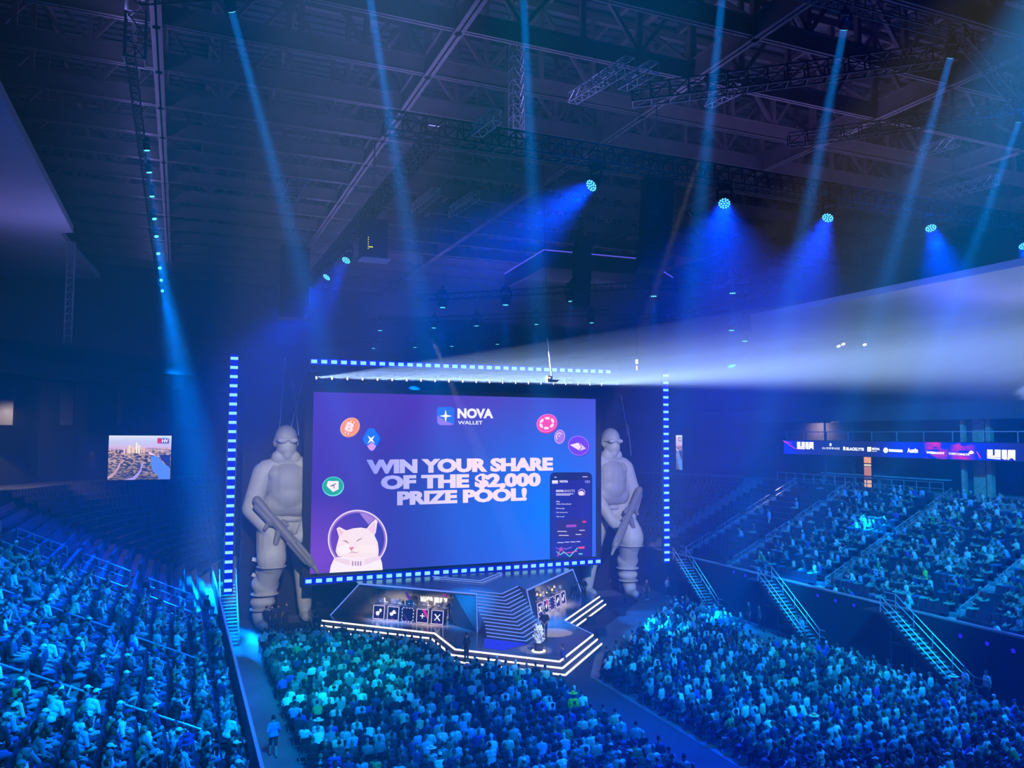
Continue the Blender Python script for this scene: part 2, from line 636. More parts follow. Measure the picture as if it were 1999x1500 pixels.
# logo
lg = pic('logo_tile', rrect(853, 795, 887, 830.5, 7), (50, 110, 235), scr, 2)
pic('tile_tint', [(853.5, 812), (870, 822), (886, 829), (880, 830.3), (860, 830.3), (854, 826)], (150, 120, 230), lg, 3)
st = []
for k in range(8):
    rr = 12.5 if k % 2 == 0 else 3.2
    st.append((870 + rr * math.cos(R(k * 45)), 812.5 + rr * math.sin(R(k * 45))))
pic('star', st, (250, 250, 255), lg, 4)
word('wordmark', 'NOVA', 893, 963, 797.5, 798.5, 817, 817, (248, 244, 255), scr, 3, 0.05)
word('wordmark', 'WALLET', 894, 942, 822, 822, 829, 829, (240, 236, 255), scr, 3, 0.02)


def coin(cx, cy, rx, ry, rot, face, rim, dx=2, dy=3):
    c = pic('coin', ell(cx + dx, cy + dy, rx, ry, rot), rim, scr, 2)
    pic('rim', ell(cx, cy, rx, ry, rot), tuple(min(255, q + 60) for q in face), c, 3)
    pic('face', ell(cx, cy, rx - 1.3, ry - 1.3, rot), face, c, 4)
    return c


c = coin(683, 834, 20.5, 16.5, -42, (255, 140, 40), (215, 100, 70), 1, 2)
o = lettering('symbol', 'B', S(678, 823.5, 5), S(694, 828.5, 5), S(672.5, 839.5, 5), S(686, 845.5, 5), E((255, 225, 215)), c, 0.05)
for (a, b) in (((686, 821), (684.5, 825)), ((692, 823), (690.5, 827)), ((675, 842.5), (673.5, 846)), ((680.5, 845), (679, 848.5))):
    pic('symbol', [(a[0] - 1, a[1]), (a[0] + 1, a[1] + .5), (b[0] + 1, b[1] + .5), (b[0] - 1, b[1])], (255, 225, 215), c, 5)
d = pic('coin', [(721, 837), (731, 837), (743.5, 854), (744.5, 860), (732.5, 878), (728, 881.5), (723, 880), (708.5, 862), (708, 855), (717, 839)], (0, 60, 200), scr, 2)
pic('face', [(720.5, 836.5), (729.5, 836.5), (741, 853.5), (742, 859), (731, 876.5), (727, 880.5), (722, 879), (709, 861), (708.5, 855.5), (718, 838.5)], (20, 110, 245), d, 3)
pic('tint', [(717, 871.5), (725, 864), (734.5, 871), (731, 877), (727, 880.5), (722, 879)], (215, 150, 235), d, 4)
st = []
for k in range(8):
    rr = 11.2 if k % 2 == 0 else 3.0
    st.append((724.5 + rr * math.cos(R(k * 45 + 45)) * 0.9, 858.5 + rr * math.sin(R(k * 45 + 45))))
pic('symbol', st, (255, 250, 255), d, 5)
c = coin(650, 949.5, 21, 18.5, -12, (32, 165, 140), (120, 235, 225), 0.5, 1.2)
pic('symbol', [(640, 939.5), (661, 939.5), (661, 955.5), (650, 961), (637.5, 949)], (255, 235, 240), c, 5)
pic('symbol_mark', [(644.5, 949), (655.5, 944), (656.3, 945.5), (651.5, 948), (653.5, 953), (652, 953.8), (650, 948.7), (645.3, 950.6)], (30, 90, 90), c, 6)
c = coin(1067.5, 826.5, 20.5, 17.5, -22, (255, 70, 165), (225, 30, 120), 1, 2.5)
for k in range(6):
    a = R(60 * k - 85)
    x, y = 12.2 * math.cos(a), 10 * math.sin(a)
    pic('symbol', ell(1067.5 + x, 826.5 + y * 0.95 - x * 0.08, 5, 2.8, math.degrees(math.atan2(10 * math.cos(a), -12.2 * math.sin(a)))), (255, 225, 245), c, 5)
c = coin(1092.5, 853, 10.3, 13.8, 8, (165, 120, 230), (120, 80, 200), 0.8, 1)
ring('symbol', 1091.5, 853, 6.2, 8.4, 2.0, (245, 215, 250), c, 5, 8, 130, 320)
pic('symbol', ell(1092, 851.5, 1.5, 1.5), (245, 215, 250), c, 5)
c = coin(1129.5, 870.5, 21, 19, 25, (115, 65, 230), (80, 40, 190), 1.5, 1.5)
pic('symbol', [(1112.5, 869), (1129, 864.5), (1134.5, 873), (1130, 879.5)], (255, 225, 250), c, 5)
pic('symbol', [(1131.5, 865), (1144, 876), (1132, 880.5), (1136, 873)], (235, 205, 245), c, 5)
# picture of a cat under a round visor
k = lambda x, y: (630 + x / 10.714, 980 + y / 10.714)
cat = pic('cat_picture', [k(*p) for p in ((140, 1488), (170, 1340), (250, 1160), (1190, 1130), (1240, 1280), (1255, 1425))], (252, 236, 242), scr, 2)
ring('visor', *k(728, 790), 58, 58, 2.6, (240, 215, 245), cat, 3, 0, 135, 405)
ring('visor_glow', *k(728, 790), 55.4, 55.4, 3.2, (150, 110, 190), cat, 3, 0, 140, 400)
pic('visor_glint', [k(*p) for p in ((770, 240), (900, 250), (1090, 360), (960, 480))], (165, 120, 200), cat, 3)
pic('head', [k(*p) for p in ((290, 560), (345, 525), (490, 600), (640, 555), (800, 540), (920, 560), (1010, 450), (1110, 360), (1145, 410), (1110, 640), (1080, 700),
                             (1150, 850), (1170, 1000), (1165, 1120), (1000, 1170), (600, 1180), (320, 1140), (270, 1040), (290, 930), (340, 740))], (250, 226, 226), cat, 4)
pic('ear_inside', [k(*p) for p in ((320, 580), (355, 560), (440, 630), (350, 730))], (246, 195, 215), cat, 5)
pic('ear_inside', [k(*p) for p in ((940, 570), (1090, 420), (1100, 600), (1060, 690))], (246, 200, 215), cat, 5)
pic('cheek', [k(*p) for p in ((300, 960), (520, 880), (620, 1000), (560, 1080), (360, 1100))], (255, 240, 238), cat, 5)
pic('cheek', [k(*p) for p in ((640, 1000), (760, 900), (1100, 900), (1140, 1090), (700, 1060))], (253, 232, 226), cat, 5)
pic('eye', [k(*p) for p in ((400, 812), (480, 812), (545, 860), (535, 868), (470, 830))], (95, 65, 80), cat, 6)
pic('eye', [k(*p) for p in ((690, 858), (730, 800), (800, 770), (840, 745), (800, 785), (735, 815))], (95, 65, 80), cat, 6)
pic('nose', [k(*p) for p in ((545, 955), (660, 945), (600, 1030))], (225, 125, 150), cat, 6)
pic('mouth', [k(*p) for p in ((520, 1090), (605, 1040), (700, 1062), (780, 1040), (700, 1075), (605, 1055))], (190, 120, 140), cat, 6)
pic('collar', [k(*p) for p in ((250, 1165), (550, 1210), (870, 1200), (1190, 1135), (1215, 1200), (900, 1320), (560, 1340), (240, 1235))], (240, 212, 222), cat, 5)
pic('collar_panel', [k(*p) for p in ((555, 1215), (875, 1205), (880, 1335), (560, 1350))], (250, 228, 235), cat, 6)
for x in (625, 685, 740, 795):
    pic('collar_slot', [k(x - 13, 1245), k(x + 13, 1245), k(x + 13, 1340), k(x - 13, 1340)], (165, 130, 160), cat, 7)
# phone picture
f = lambda x, y: (1050 + x / 4.685, 790 + y / 4.685)
ph = pic('phone_picture', rrect(1073.5, 922.5, 1156, 1100, 9)[6:] + [(1156, 1090), (1073.5, 1093)], (30, 32, 92), scr, 2)
pic('phone_display', [f(*p) for p in ((125, 690), (480, 690), (482, 1385), (125, 1400))], (38, 34, 138), ph, 3)
pic('card', [f(*p) for p in ((160, 1055), (445, 1050), (445, 1220), (160, 1225))], (48, 36, 110), ph, 4)
pic('tag_box', [f(*p) for p in ((260, 1102), (352, 1098), (352, 1120), (260, 1124))], (165, 70, 190), ph, 5)
pic('tag_box', [f(*p) for p in ((408, 1064), (440, 1064), (440, 1082), (408, 1082))], (225, 50, 110), ph, 5)
pic('tag_box', [f(*p) for p in ((370, 1302), (430, 1298), (425, 1318), (374, 1322))], (235, 70, 100), ph, 5)
pic('tag_box', [f(*p) for p in ((373, 1362), (408, 1362), (408, 1372), (373, 1372))], (110, 230, 200), ph, 5)


def ph_word(s, x0, x1, y0, y1, rgb=(225, 215, 250), off=0.03):
    a, b = f(x0, y0), f(x1, y1)
    word('screen_lettering', s, a[0], b[0], a[1], a[1], b[1], b[1], rgb, ph, 5, off)


ph_word('NOVA', 200, 276, 692, 716, off=0.05)
ph_word('NOVA', 166, 240, 780, 802, off=0.06)
ph_word('SHOTS', 243, 338, 780, 802, off=0.0)
ph_word('What is Nova Shots?', 168, 304, 905, 916)
ph_word('How to play', 168, 244, 945, 956)
ph_word('How do you win', 168, 272, 982, 992)
ph_word('Tips to win', 168, 242, 1020, 1030)
ph_word('FAQ', 168, 200, 882, 894)
for x0, x1, y in ((166, 325, 818), (166, 296, 829), (178, 265, 1162), (380, 430, 1152), (192, 282, 1198), (345, 396, 1190), (178, 236, 1264), (246, 288, 1260), (298, 342, 1258), (350, 388, 1256), (408, 455, 662), (150, 172, 666), (130, 184, 722)):
    pic('screen_lettering', [f(x0, y - 4), f(x1, y - 4), f(x1, y + 3), f(x0, y + 3)], (215, 205, 245), ph, 5)
pic('badge', [f(*p) for p in ((130, 695), (183, 694), (183, 716), (130, 718))], (235, 232, 255), ph, 5)
for x in (443, 466):
    ring('badge', *f(x, 707), 2.4, 2.4, 0.7, (190, 180, 235), ph, 5, n=16)
ring('portrait', *f(400, 805), 7, 7, 1.0, (235, 200, 240), ph, 5, 0, 120, 420, n=24)
pic('portrait', ell(*f(398, 812), 5.0, 4.6), (245, 225, 240), ph, 5)
for rgb, ln in (((150, 90, 220), [(165, 1310), (190, 1325), (215, 1308), (250, 1325), (310, 1305)]), ((90, 210, 200), [(170, 1345), (205, 1375), (240, 1350), (290, 1392), (365, 1310)]),
                ((230, 70, 160), [(180, 1390), (212, 1318), (245, 1362), (310, 1352), (360, 1340)])):
    mb = MB()
    for a, b in zip(ln, ln[1:]):
        mb.bar(S(*f(*a), 5), S(*f(*b), 5), 0.06, 0.06)
    mb.build('chart_line', E(rgb), ph)


def led_strip(label, p, q, n, wid, cell, normal=(0, -1, 0), group=None):
    """row of n bright cells in a blue plated batten"""
    p, q = Vector(p), Vector(q)
    t = thing('led_batten', label, 'light strip', tuple(p))
    d = (q - p) / (n - 1)
    dn = d.normalized()
    N = Vector(normal)
    MB().bar(p - dn * 0.3, q + dn * 0.3, wid + 0.1, 0.3, upv=N).build('housing', M['dark'], t)
    MB().bar(p - dn * 0.28 + N * 0.16, q + dn * 0.28 + N * 0.16, wid, 0.03, upv=N).build('blue_plate', M['led_blue'], t)
    first = None
    for k in range(n):
        if first is None:
            first = MB().box(p + N * 0.19, (cell[0], 0.05, cell[1])).build('led_cell', M['led_cell'], t)
        else:
            o = first.copy()
            COL.objects.link(o)
            o.location = d * k
    return t


led_strip('vertical blue LED strip beside the left inflatable soldier', (3.43, 58, 3.4), (3.43, 58, 19.2), 26, 0.55, (0.5, 0.2))
led_strip('vertical blue LED strip beside the right inflatable soldier', (38.6, 58, 3.5), (38.6, 58, 19.2), 26, 0.55, (0.5, 0.2))
led_strip('horizontal blue LED strip above the big screen', (9.0, 59, 19.3), (33.5, 59, 19.42), 35, 0.45, (0.42, 0.26))
led_strip('horizontal blue LED strip below the big screen', (8.9, 58.8, 3.5), (32.4, 58.8, 3.6), 33, 0.5, (0.42, 0.26))
# wall pieces of black drape round the screen
for nm, a, b in (('left', (4.6, 64.0, 0), (9.0, 64.2, 21)), ('right', (32.6, 64.0, 0), (37.6, 64.2, 21))):
    tag(MB().span(a, b).build('stage_drape', M['black']), f'black drape hanging behind the {nm} inflatable soldier', 'curtain')

# side screens with an aerial city view
def city(label, o, ux, w, h):
    """o = lower left corner, ux = unit vector to the right"""
    o, ux = Vector(o), Vector(ux)
    nrm = Vector((ux.y, -ux.x, 0))
    t = thing('side_screen', label, 'screen', tuple(o))
    P = lambda u, v, l=1: o + ux * (u * w) + Vector((0, 0, v * h)) + nrm * (0.02 * l)
    MB().prism([P(-.02, -.03, 0), P(1.02, -.03, 0), P(1.02, 1.03, 0), P(-.02, 1.03, 0)], -nrm * 0.4).build('cabinet', M['black'], t)
    def q(nm, pts, rgb, l):
        return MB().poly([P(u, v, l) for u, v in pts]).build(nm, E(rgb), t)
    sm = emit('sky_picture', (1, 1, 1), 1.0)
    n2 = sm.node_tree
    tcn = n2.nodes.new('ShaderNodeTexCoord')
    sp = n2.nodes.new('ShaderNodeSeparateXYZ')
    n2.links.new(tcn.outputs['Generated'], sp.inputs[0])
    n2.links.new(node_ramp(n2, sp.outputs['Z'], [(0, (236, 190, 226)), (0.5, (216, 214, 240)), (1, (236, 244, 252))]), n2.nodes['Emission'].inputs['Color'])
    MB().poly([P(0, .68), P(1, .68), P(1, 1), P(0, 1)]).build('sky_picture', sm, t)
    cm = emit('city_picture', (1, 1, 1), 1.0)
    n2 = cm.node_tree
    tcn = n2.nodes.new('ShaderNodeTexCoord')
    vo = n2.nodes.new('ShaderNodeTexVoronoi')
    vo.inputs['Scale'].default_value = 26
    mp = n2.nodes.new('ShaderNodeMapping')
    mp.inputs['Scale'].default_value = (1, 1, 1.8)
    n2.links.new(tcn.outputs['Generated'], mp.inputs[0])
    n2.links.new(mp.outputs[0], vo.inputs['Vector'])
    sp = n2.nodes.new('ShaderNodeSeparateXYZ')
    n2.links.new(vo.outputs['Color'], sp.inputs[0])
    a = node_ramp(n2, sp.outputs['X'], [(0.0, (52, 58, 88)), (0.3, (95, 95, 82)), (0.55, (225, 165, 135)), (0.75, (240, 205, 180)), (1, (150, 130, 160))], 'CONSTANT')
    b = node_ramp(n2, sp.outputs['X'], [(0.0, (40, 50, 86)), (0.35, (72, 82, 62)), (0.62, (120, 112, 78)), (0.85, (170, 140, 120))], 'CONSTANT')
    sz = n2.nodes.new('ShaderNodeSeparateXYZ')
    n2.links.new(tcn.outputs['Generated'], sz.inputs[0])
    n2.links.new(node_mix(n2, b, a, sz.outputs['Z']), n2.nodes['Emission'].inputs['Color'])
    MB().poly([P(0, 0), P(1, 0), P(1, .72), P(0, .72)]).build('city_picture', cm, t)
    for u, v0, wd, rgb in ((.33, .86 - .08, .03, (250, 225, 190)), (.37, .76, .03, (240, 200, 150)), (.44, .84, .028, (255, 245, 220)), (.40, .73, .03, (250, 210, 150)), (.48, .78, .035, (255, 235, 200)), (.52, .76, .02, (235, 200, 180)), (.30, .73, .03, (240, 200, 190)), (.56, .72, .03, (250, 190, 150)), (.25, .71, .03, (245, 200, 200))):
        q('tower_picture', [(u - wd / 2, .6), (u + wd / 2, .6), (u + wd / 2, v0), (u - wd / 2, v0 + .01)], rgb, 2)
    q('river_picture', [(.67, .53), (.78, .53), (.83, .45), (.9, .34), (.96, .3), (.99, .24), (.99, 0), (.82, 0), (.79, .1), (.72, .18), (.69, .3)], (92, 140, 238), 2)
    q('bank_picture', [(.8, .56), (.99, .56), (.99, .26), (.93, .33), (.86, .43)], (46, 48, 96), 2)
    q('road_picture', [(.25, 0), (.4, .06), (.5, .2), (.55, .42), (.565, .42), (.53, .22), (.53, .2), (.46, .04), (.42, 0)], (176, 160, 222), 2)
    q('road_picture', [(0, .02), (.07, .06), (.16, .22), (.2, .36), (.27, .44), (.26, .45), (.17, .37), (.12, .2), (0, .08)], (205, 160, 165), 2)
    q('bridge_picture', [(.62, .64), (.66, .62), (.74, .57), (.74, .545), (.66, .56)], (240, 205, 225), 3)
    q('badge', [(.77, .82), (.835, .82), (.835, .945), (.77, .945)], (225, 40, 80), 3)
    q('badge', [(.835, .82), (.96, .82), (.96, .935), (.835, .935)], (70, 70, 160), 3)
    q('badge', [(.84, .94), (.93, .94), (.93, .965), (.84, .965)], (110, 225, 215), 3)
    lettering('lettering', 'HV', P(.845, .92, 4), P(.95, .92, 4), P(.845, .84, 4), P(.95, .84, 4), E((255, 245, 255)), t, 0.05)
    return t


city('wide screen with aerial city view in the dark corner behind the left stand', (-5.86, 82, 9.68), (1, 0, 0), 5.3, 4.1)
city('narrow angled screen with city view behind the right LED strip', (56.3, 84.0, 10.0), (-0.26, -0.966, 0), 5.3, 4.1)
# ---------------------------------------------------------------- floor covering and stage
struct(MB().prism([(19.4, 8, 0), (22.1, 8, 0), (22.5, 41.7, 0), (28.7, 51.4, 0), (36.5, 59, 0), (36.5, 61.5, 0), (5.6, 61.5, 0), (8.3, 58.6, 0), (15.2, 50.2, 0), (15.2, 46, 0), (19.2, 41.7, 0)], (0, 0, 0.012)).build('floor_carpet', M['carpet']), 'black carpet of the centre aisle and stage surround')


def at_plane(px, py, p0, n):
    o = Vector((0, 0, CAM_H))
    d = at(px, py, Y=10) - o
    n, p0 = Vector(n), Vector(p0)
    return o + d * ((p0 - o).dot(n) / d.dot(n))


FRONT = [(-11.2, 57.5), (-4.75, 50.95), (-4.75, 46.75), (0, 42.05), (4.75, 46.75), (4.75, 50.95), (11.2, 57.5)]


def grow(pts, d):
    """push the front line of the stage outward by d"""
    out = []
    for i, p in enumerate(pts):
        ns = []
        for a, b in ((i - 1, i), (i, i + 1)):
            if 0 <= a and b < len(pts):
                t = Vector(pts[b]) - Vector(pts[a])
                t.normalize()
                ns.append(Vector((t.y, -t.x)))
        if len(ns) == 1:
            q = Vector(p) + ns[0] * d
        else:
            m = (ns[0] + ns[1]).normalized()
            q = Vector(p) + m * (d / m.dot(ns[0]))
        out.append((q.x, q.y))
    return out


stg = thing('stage', 'black tournament stage with white lit steps and a blue lit chevron stair', 'stage', (XC, 50, 0))
for k, (z0, z1) in enumerate(((0.72, 1.0), (0.44, 0.72), (0.0, 0.44))):
    line = grow(FRONT, 0.26 * k)
    base = [(XC + x, y, z0) for x, y in line] + [(XC + 11.4, 61, z0), (XC - 11.4, 61, z0)]
    MB().prism(base, (0, 0, z1 - z0)).build('deck' if k == 0 else 'step', M['stage'], stg)
    for j in range(6):
        a, b = line[j], line[j + 1]
        if j == 4:                                  # the right return is edged by a thin blue line only
            if k == 0:
                MB().bar((XC + a[0], a[1], z1 + 0.01), (XC + b[0], b[1], z1 + 0.01), 0.06, 0.03).build('edge_light', M['blue_line'], stg)
            continue
        t = (Vector(b) - Vector(a)).normalized()
        n = Vector((t.y, -t.x)) * 0.012
        MB().bar((XC + a[0] + n.x, a[1] + n.y, z1 - 0.035), (XC + b[0] + n.x, b[1] + n.y, z1 - 0.035), 0.07, 0.09).build('step_light', M['white_line'], stg)
# chevron stair
NST = 14
for i in range(NST):
    ya, z1 = 46.3 + 0.315 * i, 1.0 + 0.166 * (i + 1)
    w = 1.9 if i > 3 else 1.9 + (3 - i) * 0.06
    MB().prism([(XC - w, ya + w, z1 - 0.166), (XC - 0.25, ya, z1 - 0.166), (XC + w, ya + w + 0.25, z1 - 0.166), (XC + w, 56.5, z1 - 0.166), (XC - w, 56.5, z1 - 0.166)], (0, 0, 0.166)).build('stair_step', M['stage'], stg)
    mb = MB()
    mb.bar((XC - w, ya + w - 0.02, z1 - 0.015), (XC - 0.25, ya - 0.02, z1 - 0.015), 0.05, 0.05)
    mb.bar((XC - 0.25, ya - 0.02, z1 - 0.015), (XC + w, ya + w + 0.23, z1 - 0.015), 0.05, 0.05)
    mb.build('stair_light', M['blue_line'], stg)
for i in range(12):                                 # lit floor strips before the stair
    u = i / 12
    a = Vector((XC - 2.25, 48.3, 1.015)).lerp(Vector((XC - 3.1, 46.2, 1.015)), u)
    b = Vector((XC - 0.3, 46.15, 1.015)).lerp(Vector((XC - 2.3, 45.2, 1.015)), u)
    MB().bar(a, b, 0.07, 0.02).build('floor_light', M['deep_line'], stg)
# roof of the booths, landing and upper chevrons
ROOF = 3.2
MB().prism([(XC + x, y, ROOF) for x, y in ((-8.5, 57), (-1.85, 51), (-1.85, 52.5), (-0.25, 50.75), (1.85, 52.8), (1.85, 51), (8.5, 57), (8.5, 58.7), (-8.5, 58.7))], (0, 0, 0.13)).build('booth_roof', M['stage'], stg)
for i in range(2):
    ya, z1 = 54.2 + 0.5 * i, ROOF + 0.13 + 0.06 * (i + 1)
    MB().prism([(XC - 2.4, ya + 2.4, z1 - 0.06), (XC - 0.2, ya, z1 - 0.06), (XC + 2.4, ya + 2.6, z1 - 0.06), (XC + 2.4, 57.4, z1 - 0.06), (XC - 2.4, 57.4, z1 - 0.06)], (0, 0, 0.06)).build('landing_step', M['stage'], stg)
    mb = MB()
    mb.bar((XC - 2.4, ya + 2.38, z1), (XC - 0.2, ya - 0.02, z1), 0.06, 0.05)
    mb.bar((XC - 0.2, ya - 0.02, z1), (XC + 2.4, ya + 2.58, z1), 0.06, 0.05)
    mb.bar((XC - 2.4, ya + 2.38, z1), (XC - 2.9, ya + 2.95, z1), 0.06, 0.05)
    mb.build('stair_light', M['blue_line'], stg)
BOOTH = {}
for s in (-1, 1):
    P = lambda dx, y, z: Vector((XC + s * dx, y, z))
    back = Vector((-s * 0.67, 0.742, 0))
    f1, f2 = P(8.5, 57, ROOF), P(1.85, 51, ROOF - 0.05)
    b1, b2 = P(6.76, 58.6, 1.0), P(1.92, 54.3, 1.0)
    BOOTH[s] = (P(8.5, 57, 1.0), P(1.85, 51, 1.0), back, b1, b2)
    up = Vector((0, 0, ROOF - 1.0))
    MB().prism([b1, b2, b2 + up, b1 + up], back * 0.12).build('booth_back', M['stage_wall'], stg)
    MB().prism([b2, P(1.95, 51.1, 1.0), P(1.95, 51.1, ROOF), b2 + up], Vector((-s * 0.05, 0, 0))).build('booth_side', M['stage_wall'], stg)
    MB().prism([P(10.2, 58.7, 1.0), b1, b1 + up, P(8.5, 57.1, ROOF)], (0, 0.12, 0)).build('booth_side', M['stage_wall'], stg)
    # leaning facet between booth and stair
    MB().prism([P(2.1, 50.1, 1.0), P(1.86, 51.0, ROOF), P(3.0, 52.05, ROOF), P(3.1, 53.0, 1.0)], (0.04 * s, 0.05, 0)).build('booth_facet', M['facet'], stg)
    mb = MB()
    mb.bar(P(10.2, 58.6, 1.0), P(8.5, 56.95, 3.4), 0.06)
    mb.build('portal_light', M['blue_line'], stg)
    MB().bar(P(8.5, 56.95, 3.4), P(1.85, 50.95, 3.3), 0.09).build('portal_light', M['blue_line'], stg)
    MB().bar(P(1.85, 50.95, 3.3), P(2.1, 50.05, 1.0), 0.06).build('portal_light', M['blue_line'], stg)
# lit emblem and lettering on the back of the left booth
f1, f2, back, b1, b2 = BOOTH[-1]
W = lambda x, y: at_plane(x, y, b1 - back * 0.04, back)
wl = E((255, 248, 226), 1.5)
lettering('sign_lettering', 'MAJOR', W(821, 1164), W(846, 1166), W(821, 1179), W(846, 1182), wl, stg, 0.06)
for pts in (((848, 1166.5), (857, 1167.5), (857, 1184), (848, 1182)), ((858.5, 1167.5), (864, 1168), (860, 1185), (858.5, 1185)), ((866, 1168), (873, 1169), (873.5, 1187), (870, 1177)), ((862, 1182), (867, 1178), (870, 1186.5), (862, 1186))):
    MB().poly([W(*p) for p in pts]).build('sign_mark', wl, stg)
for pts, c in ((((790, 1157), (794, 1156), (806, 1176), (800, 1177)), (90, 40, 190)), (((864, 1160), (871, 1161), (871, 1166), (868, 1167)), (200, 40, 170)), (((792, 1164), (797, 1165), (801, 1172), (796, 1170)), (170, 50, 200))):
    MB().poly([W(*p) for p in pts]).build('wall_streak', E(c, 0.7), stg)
# booth lamps (inside the roofs) and stage front light
for s in (-1, 1):
    for u in (0.25, 0.6):
        a = Vector((XC + s * (8.5 - 6.65 * u), 57 - 6 * u, ROOF - 0.08))
        spot('booth_lamp', a, a + BOOTH[s][2] * 1.0 + Vector((0, 0, -2.3)), 1100, (1, 0.86, 0.72), 120, 0.8, 0.2)
spot('stage_key', (20.7, -9, 27), (20.7, 51, 1), 60000, (1.0, 0.85, 0.9), 10, 0.5, 0.3)
spot('stage_patch', (14.5, 47.5, 20), (23.2, 48.1, 1), 70000, (1.0, 0.93, 0.72), 6.5, 0.15, 0.1)
spot('stair_glow', (20.7, 36, 28), (20.4, 50, 2.0), 26000, (0.02, 0.03, 1.0), 8.5, 0.4, 0.2)  # added spot standing in for blue spill from the stair LEDs
spot('trophy_lamp', (22, 30, 27), (20.45, 44.4, 1.6), 60000, (1, 0.97, 0.9), 4, 0.4, 0.1)

# player desks
icon = E((250, 246, 250), 1.2)
M['desk'] = mat('desk_black', (0.02, 0.02, 0.03), 0.3)
M['desk_face'] = emit('desk_display', lin((22, 22, 82)), 1.0)
DESKS = {}
for s in (-1, 1):
    f1, f2, back, _, _ = BOOTH[s]
    al = (f2 - f1).normalized() if s < 0 else (f1 - f2).normalized()        # towards the right as the audience sees it
    start = Vector((XC + s * 7.3, 56.05, 1.0)) if s < 0 else Vector((XC + s * 3.75, 52.75, 1.0))
    DESKS[s] = []
    words = ['outermost', 'second from the outside', 'middle', 'second from the stair', 'nearest the stair']
    if s > 0:
        words.reverse()
    for k in range(5):
        c = start + al * (1.13 * k)
        kinds = ['blob', 'blob', 'dash', 'plus', 'cross'] if s < 0 else ['cross', 'plus', 'dash', 'blob', 'blob']
        look_ = {'blob': 'white round emblem', 'dash': 'dashed white frame', 'plus': 'white plus sign', 'cross': 'white cross'}[kinds[k]]
        t = thing('player_desk', f'player desk with {look_}, {words[k]} in the {"left" if s < 0 else "right"} booth', 'desk', tuple(c), 0, 'player desks on the stage')
        DESKS[s].append(c)
        Q = lambda u, z, n=0.0: c + al * u + back * (-n + (z * 0.12)) + Vector((0, 0, z))
        hw = 0.47
        MB().prism([Q(-hw, 0), Q(hw, 0), Q(hw, 0.98), Q(-hw, 0.98)], back * 0.5).build('body', M['desk'], t)
        MB().prism([Q(-hw, 0.98, 0.05), Q(hw, 0.98, 0.05), Q(hw, 1.02, 0.05), Q(-hw, 1.02, 0.05)], back * 0.8).build('desk_top', M['desk'], t)
        pn = MB().poly([Q(-.43, .05, .012), Q(.43, .05, .012), Q(.43, .94, .012), Q(-.43, .94, .012)]).build('front_display', M['desk_face'], t)
        MB().poly([Q(-.1, .94, .02), Q(.2, .94, .02), Q(.4, .5, .02), Q(.4, .3, .02)] if kinds[k] == 'plus' else [Q(-.35, .5, .02), Q(-.3, .5, .02), Q(.1, .06, .02), Q(.0, .06, .02)]).build('display_streak', E((215, 40, 150) if kinds[k] == 'plus' else (95, 50, 170)), t)
        mb = MB()
        e = ((-.43, .05), (.43, .05), (.43, .94), (-.43, .94))
        for j in range(4):
            a, b = Vector(e[j]), Vector(e[(j + 1) % 4])
            if kinds[k] == 'dash':
                for q in range(4):
                    p0, p1 = a.lerp(b, q / 4 + .05), a.lerp(b, q / 4 + .17)
                    mb.bar(Q(p0.x, p0.y, .03), Q(p1.x, p1.y, .03), .04)
            else:
                mb.bar(Q(a.x, a.y, .03), Q(b.x, b.y, .03), .035)
        mb.build('frame_light', E((238, 215, 250), 1.2), t)
        ib = MB()
        if kinds[k] == 'plus':
            ib.bar(Q(-.17, .5, .03), Q(.17, .5, .03), .05)
            ib.bar(Q(0, .33, .03), Q(0, .67, .03), .05)
        elif kinds[k] == 'cross':
            ib.bar(Q(-.2, .28, .03), Q(.2, .7, .03), .06)
            ib.bar(Q(-.2, .7, .03), Q(.2, .28, .03), .06)
        elif kinds[k] == 'blob':
            ib.poly([Q(.17 * math.cos(R(a)) + .1, .6 + .13 * math.sin(R(a)), .03) for a in range(90, 331, 24)] if k % 2 else [Q(.15 * math.cos(R(a)) - .08, .42 + .15 * math.sin(R(a)), .03) for a in range(0, 360, 30)])
            ib.poly([Q(-.12 + .14 * math.cos(R(a)), .45 + .12 * math.sin(R(a)), .03) for a in range(0, 360, 30)] if k % 2 else [Q(.12 + .1 * math.cos(R(a)), .62 + .13 * math.sin(R(a)), .03) for a in range(0, 360, 30)])
        if ib.v:
            ib.build('icon', icon, t)
        mo = thing('monitor', f'black computer monitor on the {words[k]} desk of the {"left" if s < 0 else "right"} booth', 'monitor', tuple(Q(0, 1.02, -0.2)), 0, 'monitors on the player desks')
        MB().prism([Q(-.28, 1.12, -.1), Q(.28, 1.12, -.1), Q(.28, 1.42, -.1), Q(-.28, 1.42, -.1)], back * 0.04).build('casing', M['desk'], mo)
        MB().prism([Q(-.04, 1.02, -.12), Q(.04, 1.02, -.12), Q(.04, 1.14, -.12), Q(-.04, 1.14, -.12)], back * 0.03).build('stand', M['desk'], mo)
        MB().poly([Q(-.06, 1.2, -.095), Q(.06, 1.2, -.095), Q(.06, 1.24, -.095), Q(-.06, 1.24, -.095)]).build('status_light', E((170, 235, 255)), mo)

